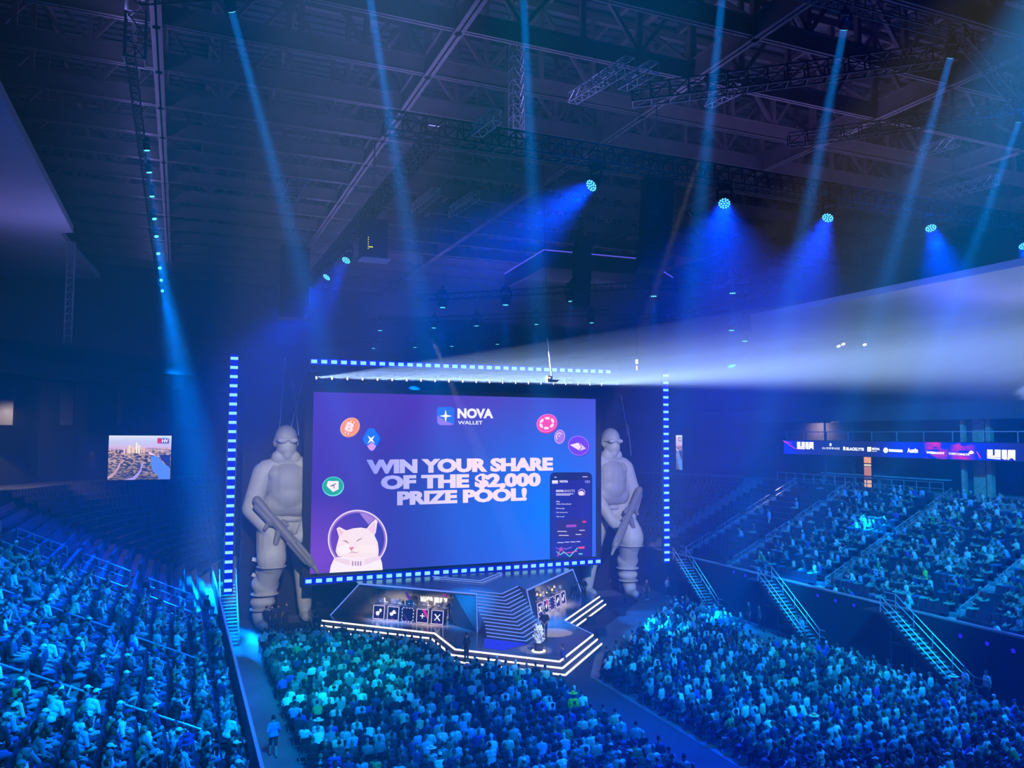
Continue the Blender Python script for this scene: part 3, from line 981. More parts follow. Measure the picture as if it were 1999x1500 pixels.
# trophy on its lit plinth
tp = thing('trophy_plinth', 'round black plinth with glowing white foot at the stage tip', 'plinth', (20.45, 44.4, 1.0))
MB().lathe([(.42, 1.0), (.44, 1.02), (.42, 1.05), (.3, 1.06)], (20.45, 44.4, 0), 28).build('foot_ring', E((255, 252, 240), 1.3), tp)
MB().lathe([(.28, 1.06), (.26, 1.5), (.27, 1.52)], (20.45, 44.4, 0), 24).build('drum', mat('plinth_glass', (0.03, 0.03, 0.035), 0.12, spec=0.7), tp)
tr = thing('trophy', 'tall jagged silver trophy on the round black plinth', 'trophy', (20.45, 44.4, 1.52))
rnd = random.Random(3)
mb = MB()
for k in range(46):
    h = rnd.random()
    rr = 0.3 * (1 - h) + 0.05
    a = rnd.random() * 6.283
    c = Vector((20.45 + rr * math.cos(a) * .8, 44.4 + rr * math.sin(a) * .8, 1.56 + h * 0.85))
    mb.bar(c, c + Vector((math.cos(a) * .12, math.sin(a) * .12, 0.16 + rnd.random() * .12)), 0.08 + .04 * rnd.random(), 0.05)
mb.build('crystal_body', mat('silver', (0.9, 0.9, 0.92), 0.3, 0.2), tr)
MB().lathe([(.2, 1.52), (.16, 1.6), (.06, 2.3), (.02, 2.55)], (20.45, 44.4, 0), 10).build('core', mat('silver_core', (0.6, 0.6, 0.62), 0.3, 0.3), tr)
# ---------------------------------------------------------------- lighting rig


def box_truss(name, label, p, q, w=0.5, m='alu_dark', pitch=0.9, group=None, flat=False):
    p, q = Vector(p), Vector(q)
    t = thing(name, label, 'truss', tuple(p), 0, group)
    d = q - p
    dn = d.normalized()
    u = Vector((0, 0, 1)) if abs(dn.z) < 0.9 else Vector((0, 1, 0))
    r = dn.cross(u).normalized()
    u = r.cross(dn)
    cor = [(-1, -1), (1, -1)] if flat else [(-1, -1), (1, -1), (1, 1), (-1, 1)]
    off = [r * a * w / 2 + u * b * w / 2 for a, b in cor]
    th = max(0.05, w * 0.1)
    first = MB().bar(p + off[0], q + off[0], th).build('chord', M[m], t)
    for o in off[1:]:
        MB().bar(p + o, q + o, th).build('chord', M[m], t)
    mb = MB()
    n = max(2, int(d.length / pitch))
    pairs = [(0, 1)] if flat else [(0, 1), (1, 2), (2, 3), (3, 0)]
    for k in range(n + 1):
        c = p + d * (k / n)
        for a, b in pairs:
            mb.bar(c + off[a], c + off[b], th * 0.7)
            if k < n and not flat:
                c2 = p + d * ((k + 1) / n)
                mb.bar(c + off[a], c2 + off[b], th * 0.6)
    mb.build('lattice', M[m], t)
    return t


# main trusses
box_truss('lighting_truss', 'long black lighting truss across the hall carrying the big wash lights', (8.5, 35.6, 28.5), (66, 35.6, 28.5), 0.9)
box_truss('lighting_truss', 'black side truss running over the left edge of the stage', (11, 36.5, 28.4), (11, 76, 28.4), 0.7)
box_truss('lighting_truss', 'dark truss along the row of cyan beam lights by the left wall', (-2.6, 40, 31.75), (-2.6, 103, 31.75), 0.4)
box_truss('lighting_truss', 'dark diagonal truss high over the front truss, right of the tower truss', (20.5, 33.5, 31.0), (33, 25.5, 32), 0.8)
box_truss('lighting_truss', 'dark truss rising from the front truss toward the right roof', (30, 33, 30), (40, 26.5, 31), 0.6)
for k, (a, b) in enumerate([((39.5, 48), (19, 66.5)), ((38, 66.5), (18.5, 83)), ((36.5, 87.5), (18, 102)), ((44, 50), (46, 90)), ((40, 70), (58, 52))]):
    box_truss('lighting_truss', 'thin dark truss over the stage carrying small blue lamps, ' + ['nearest of the slanted rows', 'second of the slanted rows', 'farthest of the slanted rows', 'running back on the right', 'slanting toward the right stand'][k], (a[0], a[1], 25.9), (b[0], b[1], 25.9), 0.5, pitch=1.3)
tw = at(1008, 255, Y=37.0)
box_truss('tower_truss', 'pale vertical lattice truss hanging from the roof to the front truss', (tw.x, 37.0, 29.1), (tw.x, 37.0, 37.5), 0.62, 'alu', 0.62)
for i, (px, py, Y, L, dz, w, txt) in enumerate([
    (1150, 180, 34, 3.6, 0.4, 0.5, 'beside the tower truss, leftmost of four'), (1195, 150, 30, 3, 0.3, 0.5, 'upper middle, with end frame'),
    (1245, 155, 30, 2.6, 0.3, 0.5, 'right of the upper middle one'), (950, 245, 33, 2.6, 0.2, 0.5, 'left of the tower truss foot'),
    (1410, 190, 33, 2.4, 0.2, 0.5, 'under the right diagonal truss'), (830, 395, 52, 5, 0.2, 0.55, 'left of a close pair over the stage'),
    (905, 400, 52, 5, 0.2, 0.55, 'right of a close pair over the stage'), (745, 380, 48, 5.5, 0.2, 0.9, 'beside the side truss, wide'),
    (570, 365, 46, 6, 0.2, 0.9, 'wide ladder left of the side truss'), (1830, 290, 37.2, 3, 0.2, 0.6, 'far right below the roof'),
    (1880, 370, 40, 5, 0.1, 0.7, 'far right above the wash lights')]):
    c = at(px, py, Y=Y)
    box_truss('ladder_truss', 'short pale ladder truss under the roof, ' + txt, (c.x, Y - L / 2, c.z), (c.x, Y + L / 2, c.z + dz), w, 'alu', 0.7, 'short ladder trusses', flat=(i in (7, 8)))
box_truss('tower_truss', 'thin vertical truss hanging by the left soffit', (-7.2, 62, 27.2), (-7.2, 62, 20.2), 0.45, 'alu', 0.5)
box_truss('tower_truss', 'dark upright truss hanging beside the left row of beam lights', (-2.2, 37, 30), (-2.2, 37, 36), 0.8, 'alu', 0.9)

M['lamp_body'] = mat('lamp_black', (0.02, 0.02, 0.022), 0.4)


def fixture(label, loc, target, r=0.32, group=None, cells=19, glow='lens_glow', cat='stage light', name='moving_light', simple=False):
    """yoke-mounted lamp aimed at target; loc is the middle of its front lens"""
    loc, target = Vector(loc), Vector(target)
    d = (target - loc).normalized()
    t = thing(name, label, cat, tuple(loc), 0, group)
    q = d.to_track_quat('Z', 'Y').to_matrix()
    MB().lathe([(r * .55, -2.1 * r), (r * .8, -1.7 * r), (r, -.5 * r), (r * 1.04, 0), (r * .98, 0.02)], loc, 14, q).build('head', M['lamp_body'], t)
    mb = MB()
    if simple or cells <= 1:
        mb.lathe([(r * .9, 0.02), (r * .7, 0.05)], loc, 12, q)
    else:
        spots = [(0, 0)] + [(.42 * r * math.cos(R(60 * k)), .42 * r * math.sin(R(60 * k))) for k in range(6)] + [(.76 * r * math.cos(R(30 * k + 15)), .76 * r * math.sin(R(30 * k + 15))) for k in range(12)]
        for x, y in spots[:cells]:
            mb.lathe([(r * .15, 0.025), (r * .11, 0.05)], loc + q @ Vector((x, y, 0)), 7, q)
    mb.build('lens', M[glow], t)
    if not simple:
        hub = loc - d * r * 1.1
        mb = MB()
        x = Vector((d.y, -d.x, 0))
        x = x.normalized() if x.length > .05 else Vector((1, 0, 0))
        for s in (-1, 1):
            mb.bar(hub + x * s * r * 1.1, hub + x * s * r * 1.1 + Vector((0, 0, r * 1.6)), r * .22, r * .35)
        mb.bar(hub - x * r * 1.2 + Vector((0, 0, r * 1.6)), hub + x * r * 1.2 + Vector((0, 0, r * 1.6)), r * .35)
        mb.build('yoke', M['lamp_body'], t)
        MB().box(hub + Vector((0, 0, r * 2.1)), (r * 1.5, r * 1.1, r * .8)).build('base', M['lamp_body'], t)
        MB().box(hub + Vector((0, 0, r * 2.8)), (r * .4, r * .4, r * .8)).build('clamp', M['dark'], t)
    return d


# big blue wash lights
WASH = [((1155, 362), 35.6, (985, 490), 34.6, 'first from the tower, tilted toward the stage'), ((1414, 397), 35.6, (1388, 640), 29.1, 'second, pointing straight down'),
        ((1616, 425), 35.6, (1540, 620), 33.6, 'third, over the right stand'), ((1817, 445), 35.6, (1862, 600), 32.6, 'fourth, tilted to the right'), ((1999, 480), 35.6, (2060, 640), 32.1, 'last one, at the very edge'),
        ((676, 508), 58.9, (560, 700), 54.9, 'upper of two on the side truss'), ((638, 541), 65.5, (470, 740), 62.5, 'lower of two on the side truss')]
for (p, Y, tp_, Yt, txt) in WASH:
    a, b = at(*p, Y=Y), at(*tp_, Y=Yt)
    d = fixture('big wash light glowing blue, ' + txt, a, b, 0.36, 'blue wash lights on the trusses')
    beam('wash_beam', a + d * 0.022, d, (10.5 if Y < 40 else 4.2) * KW, (0.0, 0.05, 1.0), 46 if Y < 40 else 36, 0.33)
# narrow cyan beams from above
DIRB = at(1143, 2580, Z=0) - Vector((0, 0, CAM_H))
DIRB = DIRB.normalized()
for i, (px, py) in enumerate([(452, 20), (722, -6), (1022, -6), (1410, -6), (1648, 55), (1856, 110), (1990, 235)]):
    a = at(px, py, Z=30)
    d = fixture('tall spot lamp with a sharp cyan beam, ' + ['first', 'second', 'third', 'fourth', 'fifth', 'sixth', 'seventh'][i] + ' of the row from the left wall', a, a + DIRB * 10, 0.2, 'cyan beam lamps under the roof', 1)
    beam('cyan_beam', a + d * 0.06, d, 370, (0.0, 0.25, 1.0), 6.5, 0.15)
for k, (p, q) in enumerate((((-2, 33.2), (11.3, 25.5)), ((11.3, 25.5), (18, 22.8)), ((18, 22.8), (29.8, 22.6)), ((29.8, 22.6), (40.5, 27)))):
    box_truss('lighting_truss', 'high dark truss carrying the cyan beam lamps, ' + ['piece nearest the left wall', 'second piece from the left wall', 'third piece from the left wall', 'piece nearest the right stand'][k], (p[0], p[1], 31.0), (q[0], q[1], 31.0), 0.5)
# row of beams along the left wall
for i, Y in enumerate([50.7, 55, 60.6, 67, 73, 80, 87, 94, 101]):
    a = Vector((-2.2, Y, 30.7))
    b = Vector((2.2 + .35 * (i * 5 % 9), 55.5 + .6 * (i * 4 % 9), 0))
    d = fixture('lamp with cyan beam on the left wall truss, ' + ['nearest', 'second', 'third', 'fourth', 'fifth', 'sixth', 'seventh', 'eighth', 'farthest'][i] + ' of the line', a, b, 0.2, 'beam lamps on the left wall truss', 1)
    beam('cyan_beam', a + d * 0.06, d, 330, (0.0, 0.2, 1.0), 7.5, 0.2)
# small down lights over the stage
SMALL = [(1430, 572, 0), (1276, 578, 0), (1115, 588, 0), (987, 595, 0), (864, 600, 0), (1155, 630, 1), (1047, 633, 1), (930, 636, 1), (847, 640, 1), (742, 645, 1), (971, 672, 2), (882, 676, 2), (810, 678, 2), (729, 680, 2), (665, 681, 2)]
nth = {}
for px, py, row in SMALL:
    a = at(px, py, Z=25)
    nth[row] = nth.get(row, 0) + 1
    lab = f"small blue down light, {['first', 'second', 'third', 'fourth', 'fifth'][nth[row] - 1]} from the right in the {['nearest', 'middle', 'farthest'][row]} row over the stage"
    fixture(lab, a, a - Vector((0, 0, 5)), 0.42 if row == 0 else 0.36, 'small down lights over the stage', 7)
    spot('down_beam', a - Vector((0, 0, 0.15)), a - Vector((0, 0, 5)), [60, 40, 30][row] * KW, (0.0, 0.16, 1.0), 15, 0.4, 0.2)
for i, (px, py) in enumerate([(1733, 600), (1722, 614), (1716, 629), (1710, 642), (1706, 654), (1428, 645), (1454, 666), (1475, 682)]):
    a = at(px, py, Y=60 + i * 3 if i < 5 else 78 + i)
    MB().bar(a + Vector((0, 0, .6)), (a.x, a.y, 38), .04).build('hanging_cable', M['dark'], None)['kind'] = 'structure'
    fixture(f"small blue down light in the {'right-hand climbing' if i < 5 else 'short sloping'} line, {['lowest', 'second', 'third', 'fourth', 'top', 'near', 'middle', 'far'][4 - i if i < 5 else i]} one", a, a - Vector((0, 0, 5)), 0.4, 'down lights beyond the white beams', 1)
    if i in (0, 5):
        spot('down_beam', a - Vector((0, 0, 0.15)), a - Vector((0, 0, 5)), 40 * KW, (0.0, 0.16, 1.0), 14, 0.4, 0.2)
for i, (px, py) in enumerate([(1345, 865 - 180), (1637, 676), (1646, 672), (1688, 673), (1953, 645), (1813, 655), (1885, 652)]):
    if i == 0:
        continue
    a = at(px, py, Y=60 if i < 4 else 66)
    b = a + Vector((-6, -14, -18)) if i < 4 else a + Vector((-1.5, -2, -7))
    MB().bar(a + Vector((0, 0, .4)), (a.x, a.y, 34), .03).build('hanging_cable', M['dark'], None)['kind'] = 'structure'
    fixture('small white flood lamp over the right stand, ' + ['', 'left one', 'close to the left one', 'right one', 'thin blue beam, far right', 'thin blue beam, left', 'thin blue beam, middle'][i], a, b, 0.22, 'lamps over the right stand', 1, 'white_line' if i < 4 else 'lens_glow')
    if i >= 4:
        spot('thin_beam', a + (b - a).normalized() * .12, b, 60 * KW, (0.05, 0.35, 1.0), 4, 0.5, 0.1)
# row of white beam lamps over the screen
M['white_lens'] = emit('white_lens', (1, 1, 1), 2.2)
BW = Vector((40.4, -29.0, 2.9))
NB = 22
for i in range(NB):
    a = Vector((9.15 + (32.8 - 9.15) * i / (NB - 1), 58.75, 18.1 + 0.2 * i / (NB - 1)))
    fixture(f'small white beam lamp, {NTH(i + 1)} from the left in the row over the screen' if i not in (0, NB - 1) else f'small lamp with white beam at the {"left" if i == 0 else "right"} end of the row over the screen', a, a + BW, 0.14, 'white beam lamps above the screen', 1, 'white_lens', simple=True)
    el = (0.0, -0.6, -1.8, 0.6, -1.2)[i % 5] + (1.2 if i == 0 else 0)
    tgt = a + BW + Vector((0, 0, el * 0.8))
    spot('white_beam', a + BW.normalized() * 0.15, tgt, (460 if i else 1100) * KW, (0.42, 0.62, 1.0), 8.8 if i % 3 else 7, 0.25, 0.08)
box_truss('lighting_truss', 'dark batten truss holding the white lamps above the screen', (8.6, 59.6, 18.5), (33.4, 59.6, 18.7), 0.4)

# speakers, racks and the raised scoreboard
M['cab'] = mat('speaker_black', (0.02, 0.02, 0.024), 0.6)


def line_array(label, top, n, w, h, lean=0.05, rz=0.0):
    t = thing('line_array', label, 'speaker', tuple(top))
    top = Vector(top)
    for k in range(n):
        z = top.z - h * (k + 0.5)
        y = top.y + lean * k * k * 0.12
        Mx = Matrix.Rotation(rz, 3, 'Z') @ Matrix.Rotation(-0.03 * k, 3, 'X')
        o = MB().box((top.x, y, z), (w, 0.7, h * 0.94), Mx).build('speaker_box', M['cab'], t)
        MB().box((top.x, y - 0.36, z), (w * 0.9, 0.02, h * 0.8), Mx).build('grille', M['dark'], o)
    MB().bar(top + Vector((-w / 2, 0, 0.1)), top + Vector((w / 2, 0, 0.1)), 0.12).build('bumper', M['dark'], t)
    mb = MB()
    for s in (-1, 1):
        mb.bar(top + Vector((s * w * .4, 0, .1)), top + Vector((0, 0, 1.6)), 0.04)
    mb.bar(top + Vector((0, 0, 1.6)), (top.x, top.y, 33), 0.04)
    mb.build('chain', M['dark'], t)


a = at(1283, 352, Y=37.4)
line_array('tall black speaker column hanging under the front truss', a, 14, 1.75, 0.36, 0.04)
a = at(576, 485, Y=58)
line_array('black speaker column hanging left of the side truss', a, 12, 2.0, 0.42, 0.03)
a = at(1136, 482, Y=57)
line_array('dark speaker column hanging in the middle behind the wash lights', a, 12, 1.4, 0.42, 0.02)
a = at(628, 470, Y=64)
rk = at(728, 508, Y=50)
t = thing('hanging_rack', 'black hanging equipment rack with tiny yellow lights and pale underside', 'rack', tuple(rk))
MB().box(rk + Vector((0, 0, 1.3)), (1.6, 1.2, 2.5)).build('cabinet', M['cab'], t)
MB().box(rk + Vector((0.1, 0, 0)), (1.9, 1.5, 0.06)).build('base_plate', mat('pale_plate', (0.6, 0.55, 0.65), 0.5), t)
for k in range(6):
    MB().box(rk + Vector((-.45, -.61, 0.6 + .14 * k)), (.05, .02, .05)).build('status_light', E((250, 230, 120)), t)
MB().box(rk + Vector((-.28, -.61, 0.7)), (.26, .02, .06)).build('status_light', E((230, 225, 60)), t)
MB().bar(rk + Vector((0, 0, 2.5)), (rk.x, rk.y, 33), 0.08).build('chain', M['dark'], t)
sb = thing('scoreboard', 'dark raised scoreboard ring with thin violet edge lights', 'scoreboard', tuple(at(1110, 530, Y=66)))
pts = [at(px, py, Y=Y) for px, py, Y in ((975, 540, 62), (1062, 488, 66), (1255, 506, 66), (1300, 560, 62), (1200, 562, 58), (1010, 566, 58))]
z = pts[1].z
ring_ = [at(985, 535, Z=z), at(1062, 488, Z=z), at(1255, 506, Z=z), at(1318, 545, Z=z)]
MB().prism([(p.x, p.y, z - 1.6) for p in ring_] + [(ring_[3].x, 72, z - 1.6), (ring_[0].x, 72, z - 1.6)], (0, 0, 1.6)).build('body', M['cab'], sb)
for a, b in zip(ring_, ring_[1:]):
    n = Vector((0, -0.03, 0))
    MB().bar(a + n, b + n, 0.09).build('edge_light', E((95, 85, 225)), sb)

# camera hanging on a thin pole over the stage
a, b = at(1068, 660, Y=50), at(1078, 742, Y=50)
t = thing('hanging_camera', 'small flown camera on a thin bright pole before the screen top', 'camera', tuple(b))
MB().bar(a, b, .07).build('pole', mat('bright_pole', (.85, .75, .55), .25, .6), t)
MB().bar((a.x, a.y, a.z), (a.x - .3, a.y, 33), .025).build('cable', M['dark'], t)
MB().prism([b + Vector((-.4, -.1, 0)), b + Vector((.55, -.1, .02)), b + Vector((.3, -.1, -.14)), b + Vector((-.35, -.1, -.14))], (0, .4, 0)).build('platform', M['dark'], t)
MB().box(b + Vector((-.2, .1, .15)), (.35, .3, .25)).build('camera_body', M['cab'], t)
MB().box(b + Vector((-.25, -.06, .14)), (.2, .02, .12)).build('status_light', E((255, 225, 190)), t)
a = at(1243, 702, Y=60)
t = thing('hanging_lamp', 'thin hanging cable with two warm painted glints right of the screen', 'lamp', tuple(a))
MB().bar(a, a + Vector((0, 0, 12)), .03).build('cable', M['dark'], t)
MB().bar(a, a - Vector((0, 0, .38)), .16).build('tube', E((255, 245, 220), 1.3), t)  # bright glints on the cable, painted as two emissive pieces
MB().bar(a - Vector((0, 0, .55)), a - Vector((0, 0, .95)), .1).build('tube', E((255, 215, 150), 1.2), t)
# thin rigging wires of the inflatables and speakers
for i, (p, q) in enumerate((((566, 842), (592, 745)), ((541, 900), (556, 700)), ((583, 850), (572, 745)), ((1226, 850), (1212, 770)), ((1232, 890), (1226, 830)))):
    a, b = at(*p, Y=61.2), at(*q, Y=61.2)
    t = MB().bar(a, b, .035).build('rigging_wire', M['rail'])
    tag(t, ['thin wire rising from the head of the left soldier', 'thin wire at the outer shoulder of the left soldier', 'second thin wire over the left soldier', 'thin wire rising beside the head of the right soldier', 'thin wire at the shoulder of the right soldier'][i], 'wire')
# ---------------------------------------------------------------- bodies grown from limbs


def voxel_mesh(name, prims, voxel, smooth=4, ratio=None):
    """prims: ('c', p, q, r1, r2) tapered limb or ('e', centre, radii, matrix) -> one continuous surface"""
    mb = MB()
    for pr in prims:
        if pr[0] == 'c':
            p, q, r1, r2 = Vector(pr[1]), Vector(pr[2]), pr[3], pr[4]
            d = (q - p).normalized() if (q - p).length > 1e-6 else Vector((0, 0, 1))
            pts, rs = [], []
            for a in (80, 55, 28):
                pts.append(p - d * r1 * math.sin(R(a)))
                rs.append(r1 * math.cos(R(a)))
            pts += [p, q]
            rs += [r1, r2]
            for a in (28, 55, 80):
                pts.append(q + d * r2 * math.sin(R(a)))
                rs.append(r2 * math.cos(R(a)))
            mb.tube(pts, rs, 14)
        else:
            c, rad = Vector(pr[1]), pr[2]
            Mx = pr[3] if len(pr) > 3 else Matrix.Identity(3)
            prof = [(math.cos(R(a)), math.sin(R(a))) for a in range(-84, 85, 14)]
            S3 = Matrix.Diagonal(rad)
            mb.lathe(prof, c, 16, Mx @ S3)
    o = mb.build(name, [])if False else None
    me = bpy.data.meshes.new(name)
    me.from_pydata(mb.v, [], mb.f)
    bm = bmesh.new()
    bm.from_mesh(me)
    bmesh.ops.recalc_face_normals(bm, faces=bm.faces)
    bm.to_mesh(me)
    bm.free()
    o = bpy.data.objects.new(name, me)
    COL.objects.link(o)
    m = o.modifiers.new('r', 'REMESH')
    m.mode, m.voxel_size = 'VOXEL', voxel
    if smooth:
        m = o.modifiers.new('s', 'SMOOTH')
        m.factor, m.iterations = 0.5, smooth
    if ratio:
        m = o.modifiers.new('d', 'DECIMATE')
        m.ratio = ratio
    dg = bpy.context.evaluated_depsgraph_get()
    out = bpy.data.meshes.new_from_object(o.evaluated_get(dg))
    bpy.data.objects.remove(o)
    bpy.data.meshes.remove(me)
    out.name = name
    out.polygons.foreach_set('use_smooth', [True] * len(out.polygons))
    return out


def link_mesh(name, me, mat, parent=None, loc=None):
    o = bpy.data.objects.new(name, me)
    if mat is not None:
        me.materials.clear()
        me.materials.append(mat)
    COL.objects.link(o)
    if parent is not None:
        o.parent = parent
    if loc is not None:
        o.location = loc
    return o


# ---------------------------------------------------------------- giant inflatable soldiers
M['inflatable'] = mat('grey_inflatable_cloth', (0.46, 0.46, 0.44), 0.55, noise=0.06, scale=0.7)
M['inflatable_dark'] = mat('inflatable_seam', (0.42, 0.42, 0.41), 0.6, noise=0.06, scale=0.7)
M['vest'] = mat('inflatable_vest', (0.36, 0.36, 0.35), 0.5, noise=0.06, scale=0.7)
M['gun'] = mat('inflatable_gun', (0.2, 0.195, 0.19), 0.5, noise=0.06, scale=0.7)


def soldier(label, base, mir=1):
    """base = point on the floor below the head; mir flips left and right"""
    t = thing('inflatable_soldier', label, 'inflatable figure', tuple(base))
    v = lambda x, y, z: Vector((x * mir, y, z))
    c = lambda p, q, r1, r2: ('c', v(*p), v(*q), r1, r2)
    e = lambda p, r: ('e', v(*p), r)

    def put(name, prims, vox, m, sm=5, par=t):
        o = link_mesh(name, voxel_mesh(name, prims, vox, sm), M[m], par)
        return o
    body = [
        e((0, 0, 13.65), (0.83, 0.95, 1.05)), e((0.05, -0.25, 13.0), (0.72, 0.8, 0.85)), c((0, 0, 12.2), (0, 0, 13), .62, .6),
        e((.08, -.84, 13.42), (.13, .16, .22)),
        e((-.82, .05, 13.35), (.12, .25, .35)), e((.82, .05, 13.35), (.12, .25, .35)),   # ears
        e((.15, 0, 10.6), (1.5, 1.05, 1.7)), e((.2, .05, 8.9), (1.2, .95, 1.6)), e((.25, .1, 7.4), (1.3, .95, 1.0)),
        c((-1.25, .1, 11.3), (1.5, .1, 11.5), .85, .85),
        # arm with the grip (outer side)
        c((-1.55, 0, 11.1), (-2.35, -.35, 8.6), .82, .66), c((-2.35, -.35, 8.5), (-1.0, -1.5, 6.9), .68, .5), e((-1.9, -.6, 8.0), (.72, .6, .6)),
        # arm under the barrel (inner side)
        c((1.75, .1, 11.2), (2.25, -.5, 9.2), .75, .62), c((2.25, -.5, 9.2), (1.1, -1.75, 6.6), .62, .45),
        # bent front leg
        c((-.8, -.1, 7.1), (-.95, -1.7, 5.5), 1.2, 1.02), e((-.9, -1.85, 5.2), (1.05, .95, 1.25)), c((-.85, -1.6, 4.7), (-1.2, -.85, 3.1), .92, .74), e((-1.25, -.75, 3.15), (.98, .9, .85)), e((-1.1, -1.05, 4.1), (.9, .85, .6)),
        c((-1.2, -.7, 2.7), (-1.5, -.55, 1.1), .8, .6), e((-1.4, -.6, 1.85), (.9, .85, .5)), c((-1.55, -.6, .95), (-1.5, -.9, .45), .6, .5), c((-1.5, -.6, .36), (-1.35, -1.7, .34), .42, .36),
        # straight rear leg
        c((1.0, .2, 7.0), (1.45, .6, 4.5), 1.0, .78), c((1.45, .6, 4.5), (1.7, 1.1, 1.0), .75, .52), c((1.7, 1.1, .42), (1.75, .2, .36), .44, .36),
    ]
    # hands: palm and five bent fingers round the gun
    for hx, hy, hz, s in ((-.9, -1.6, 6.75, 1), (1.05, -1.85, 6.5, -1)):
        body.append(e((hx, hy, hz), (.38, .28, .42)))
        for k in range(4):
            z = hz + .26 - .17 * k
            body += [c((hx + .12 * s, hy - .16, z), (hx + .42 * s, hy - .36, z - .05), .1, .09), c((hx + .42 * s, hy - .36, z - .05), (hx + .5 * s, hy - .12, z - .1), .09, .08)]
        body.append(c((hx - .1 * s, hy - .1, hz + .25), (hx + .2 * s, hy - .3, hz + .5), .11, .09))
    put('body', body, .085, 'inflatable')
    put('vest', [e((.2, -.16, 10.3), (1.66, 1.22, 1.75)), e((.25, -.22, 9.45), (1.55, 1.2, 1.35)), c((-.75, -.2, 8.75), (1.2, -.2, 8.75), .95, .95), c((-.85, -.1, 11.75), (-.8, -.6, 11.0), .4, .5), c((1.15, -.1, 11.75), (1.1, -.6, 11.0), .4, .5)], .09, 'vest', 8)
    put('scarf', [e((.04, -.22, 12.9), (.74, .82, .52)), c((.06, -.72, 13.05), (.1, -.55, 12.45), .3, .4), c((-.45, -.15, 12.25), (.5, -.15, 12.2), .6, .6), c((-.8, .1, 11.95), (.85, .1, 11.95), .4, .4)], .07, 'inflatable', 6)
    put('glasses', [e((-.28, -.98, 13.52), (.36, .16, .2)), e((.46, -.92, 13.52), (.34, .18, .2)), c((-.6, -.8, 13.55), (-.86, .1, 13.5), .06, .06), c((.75, -.75, 13.55), (.86, .1, 13.5), .06, .06), c((-.1, -1.02, 13.58), (.25, -1.02, 13.58), .08, .08)], .04, 'inflatable', 2)
    hem = MB()
    for z, rr, cx, cy in ((4.55, 1.0, -.9, -1.75), (2.45, .95, -1.28, -.72), (1.35, .82, -1.45, -.6)):
        hem.lathe([(rr, -.05), (rr + .05, 0), (rr, .05)], v(cx, cy, z), 20)
    bl = MB().lathe([(1.0, -.16), (1.06, 0), (1.0, .16)], v(.25, .05, 7.75), 24, Matrix.Diagonal((1.32, 1.0, 1.0)))
    bl.build('belt', M['inflatable_dark'], t, world=False)
    o = hem.build('leg_strap', M['inflatable_dark'], t, world=False)
    for z, cx in ((4.9, -1.95), (3.8, -1.95)):
        MB().box(v(cx, -.7, z), (.5, .4, .22), Matrix.Rotation(0.3 * mir, 3, 'Y')).build('pouch_tab', mat('pale_tab', (.62, .6, .55), .6), t, world=False)
    # rifle, from shoulder stock down to the muzzle
    a, b = v(-2.0, -1.5, 9.25), v(2.15, -3.1, 4.35)
    d = (b - a)
    g = thing('gun_root', '', '')
    bpy.data.objects.remove(g)
    G = lambda u, off=0.0, dep=0.0: a + d * u + v(.76, 0, .64) * off + Vector((0, dep, 0))
    rifle = link_mesh('rifle', voxel_mesh('rifle', [('c', G(0), G(.3), .32, .27), ('c', G(.3), G(.62), .34, .33), ('c', G(.05, -.35), G(.3, -.28), .22, .26)], .06, 3), M['gun'], t)
    for nm, pr in (('barrel', [('c', G(.62), G(.9), .2, .2)]), ('handguard', [('c', G(.58, -.22), G(.86, -.2), .2, .2), ('c', G(.58, .24), G(.86, .22), .15, .15), ('c', G(.58, -.02, -.2), G(.86, -.02, -.2), .16, .16)]), ('muzzle', [('c', G(.88), G(.9), .34, .3), ('c', G(.9), G(1.03, -.05), .2, .12)]),
                   ('magazine', [('c', G(.42, -.3), G(.5, -1.0), .24, .2)]), ('grip', [('c', G(.27, -.3), G(.3, -.85), .18, .16)]), ('sight', [('c', G(.36, .42), G(.42, .44), .16, .16), ('c', G(.5, .36), G(.53, .38), .1, .1)])):
        link_mesh(nm, voxel_mesh(nm, pr, .05, 2), M['gun'], rifle)
    return t


soldier('giant grey inflatable soldier with rifle standing at the left of the screen', (7.45, 61.35, 0), 1).rotation_euler.z = R(-4)
soldier('giant grey inflatable soldier with rifle standing at the right of the screen', (35.3, 61.6, 0), -1).rotation_euler.z = R(7)
KEYC = (1.0, 0.97, 0.86)
spot('soldier_key', (2, -10, 37), (7.6, 61, 7.6), 200 * KW, KEYC, 11.5, 0.6, 0.3)
spot('soldier_key', (16, -10, 37), (35.3, 61, 7.6), 200 * KW, KEYC, 11.5, 0.6, 0.3)
for x0, y0, z0, x1, z1 in ((7.9, 61.3, 14.6, 8.6, 20.5), (6.6, 61.4, 12.0, 8.2, 20.5), (36.6, 61.4, 12, 35.6, 20), (33.6, 59.8, 20, 31.6, 26)):
    pass

# ---------------------------------------------------------------- stairs, rails and walls of the stands


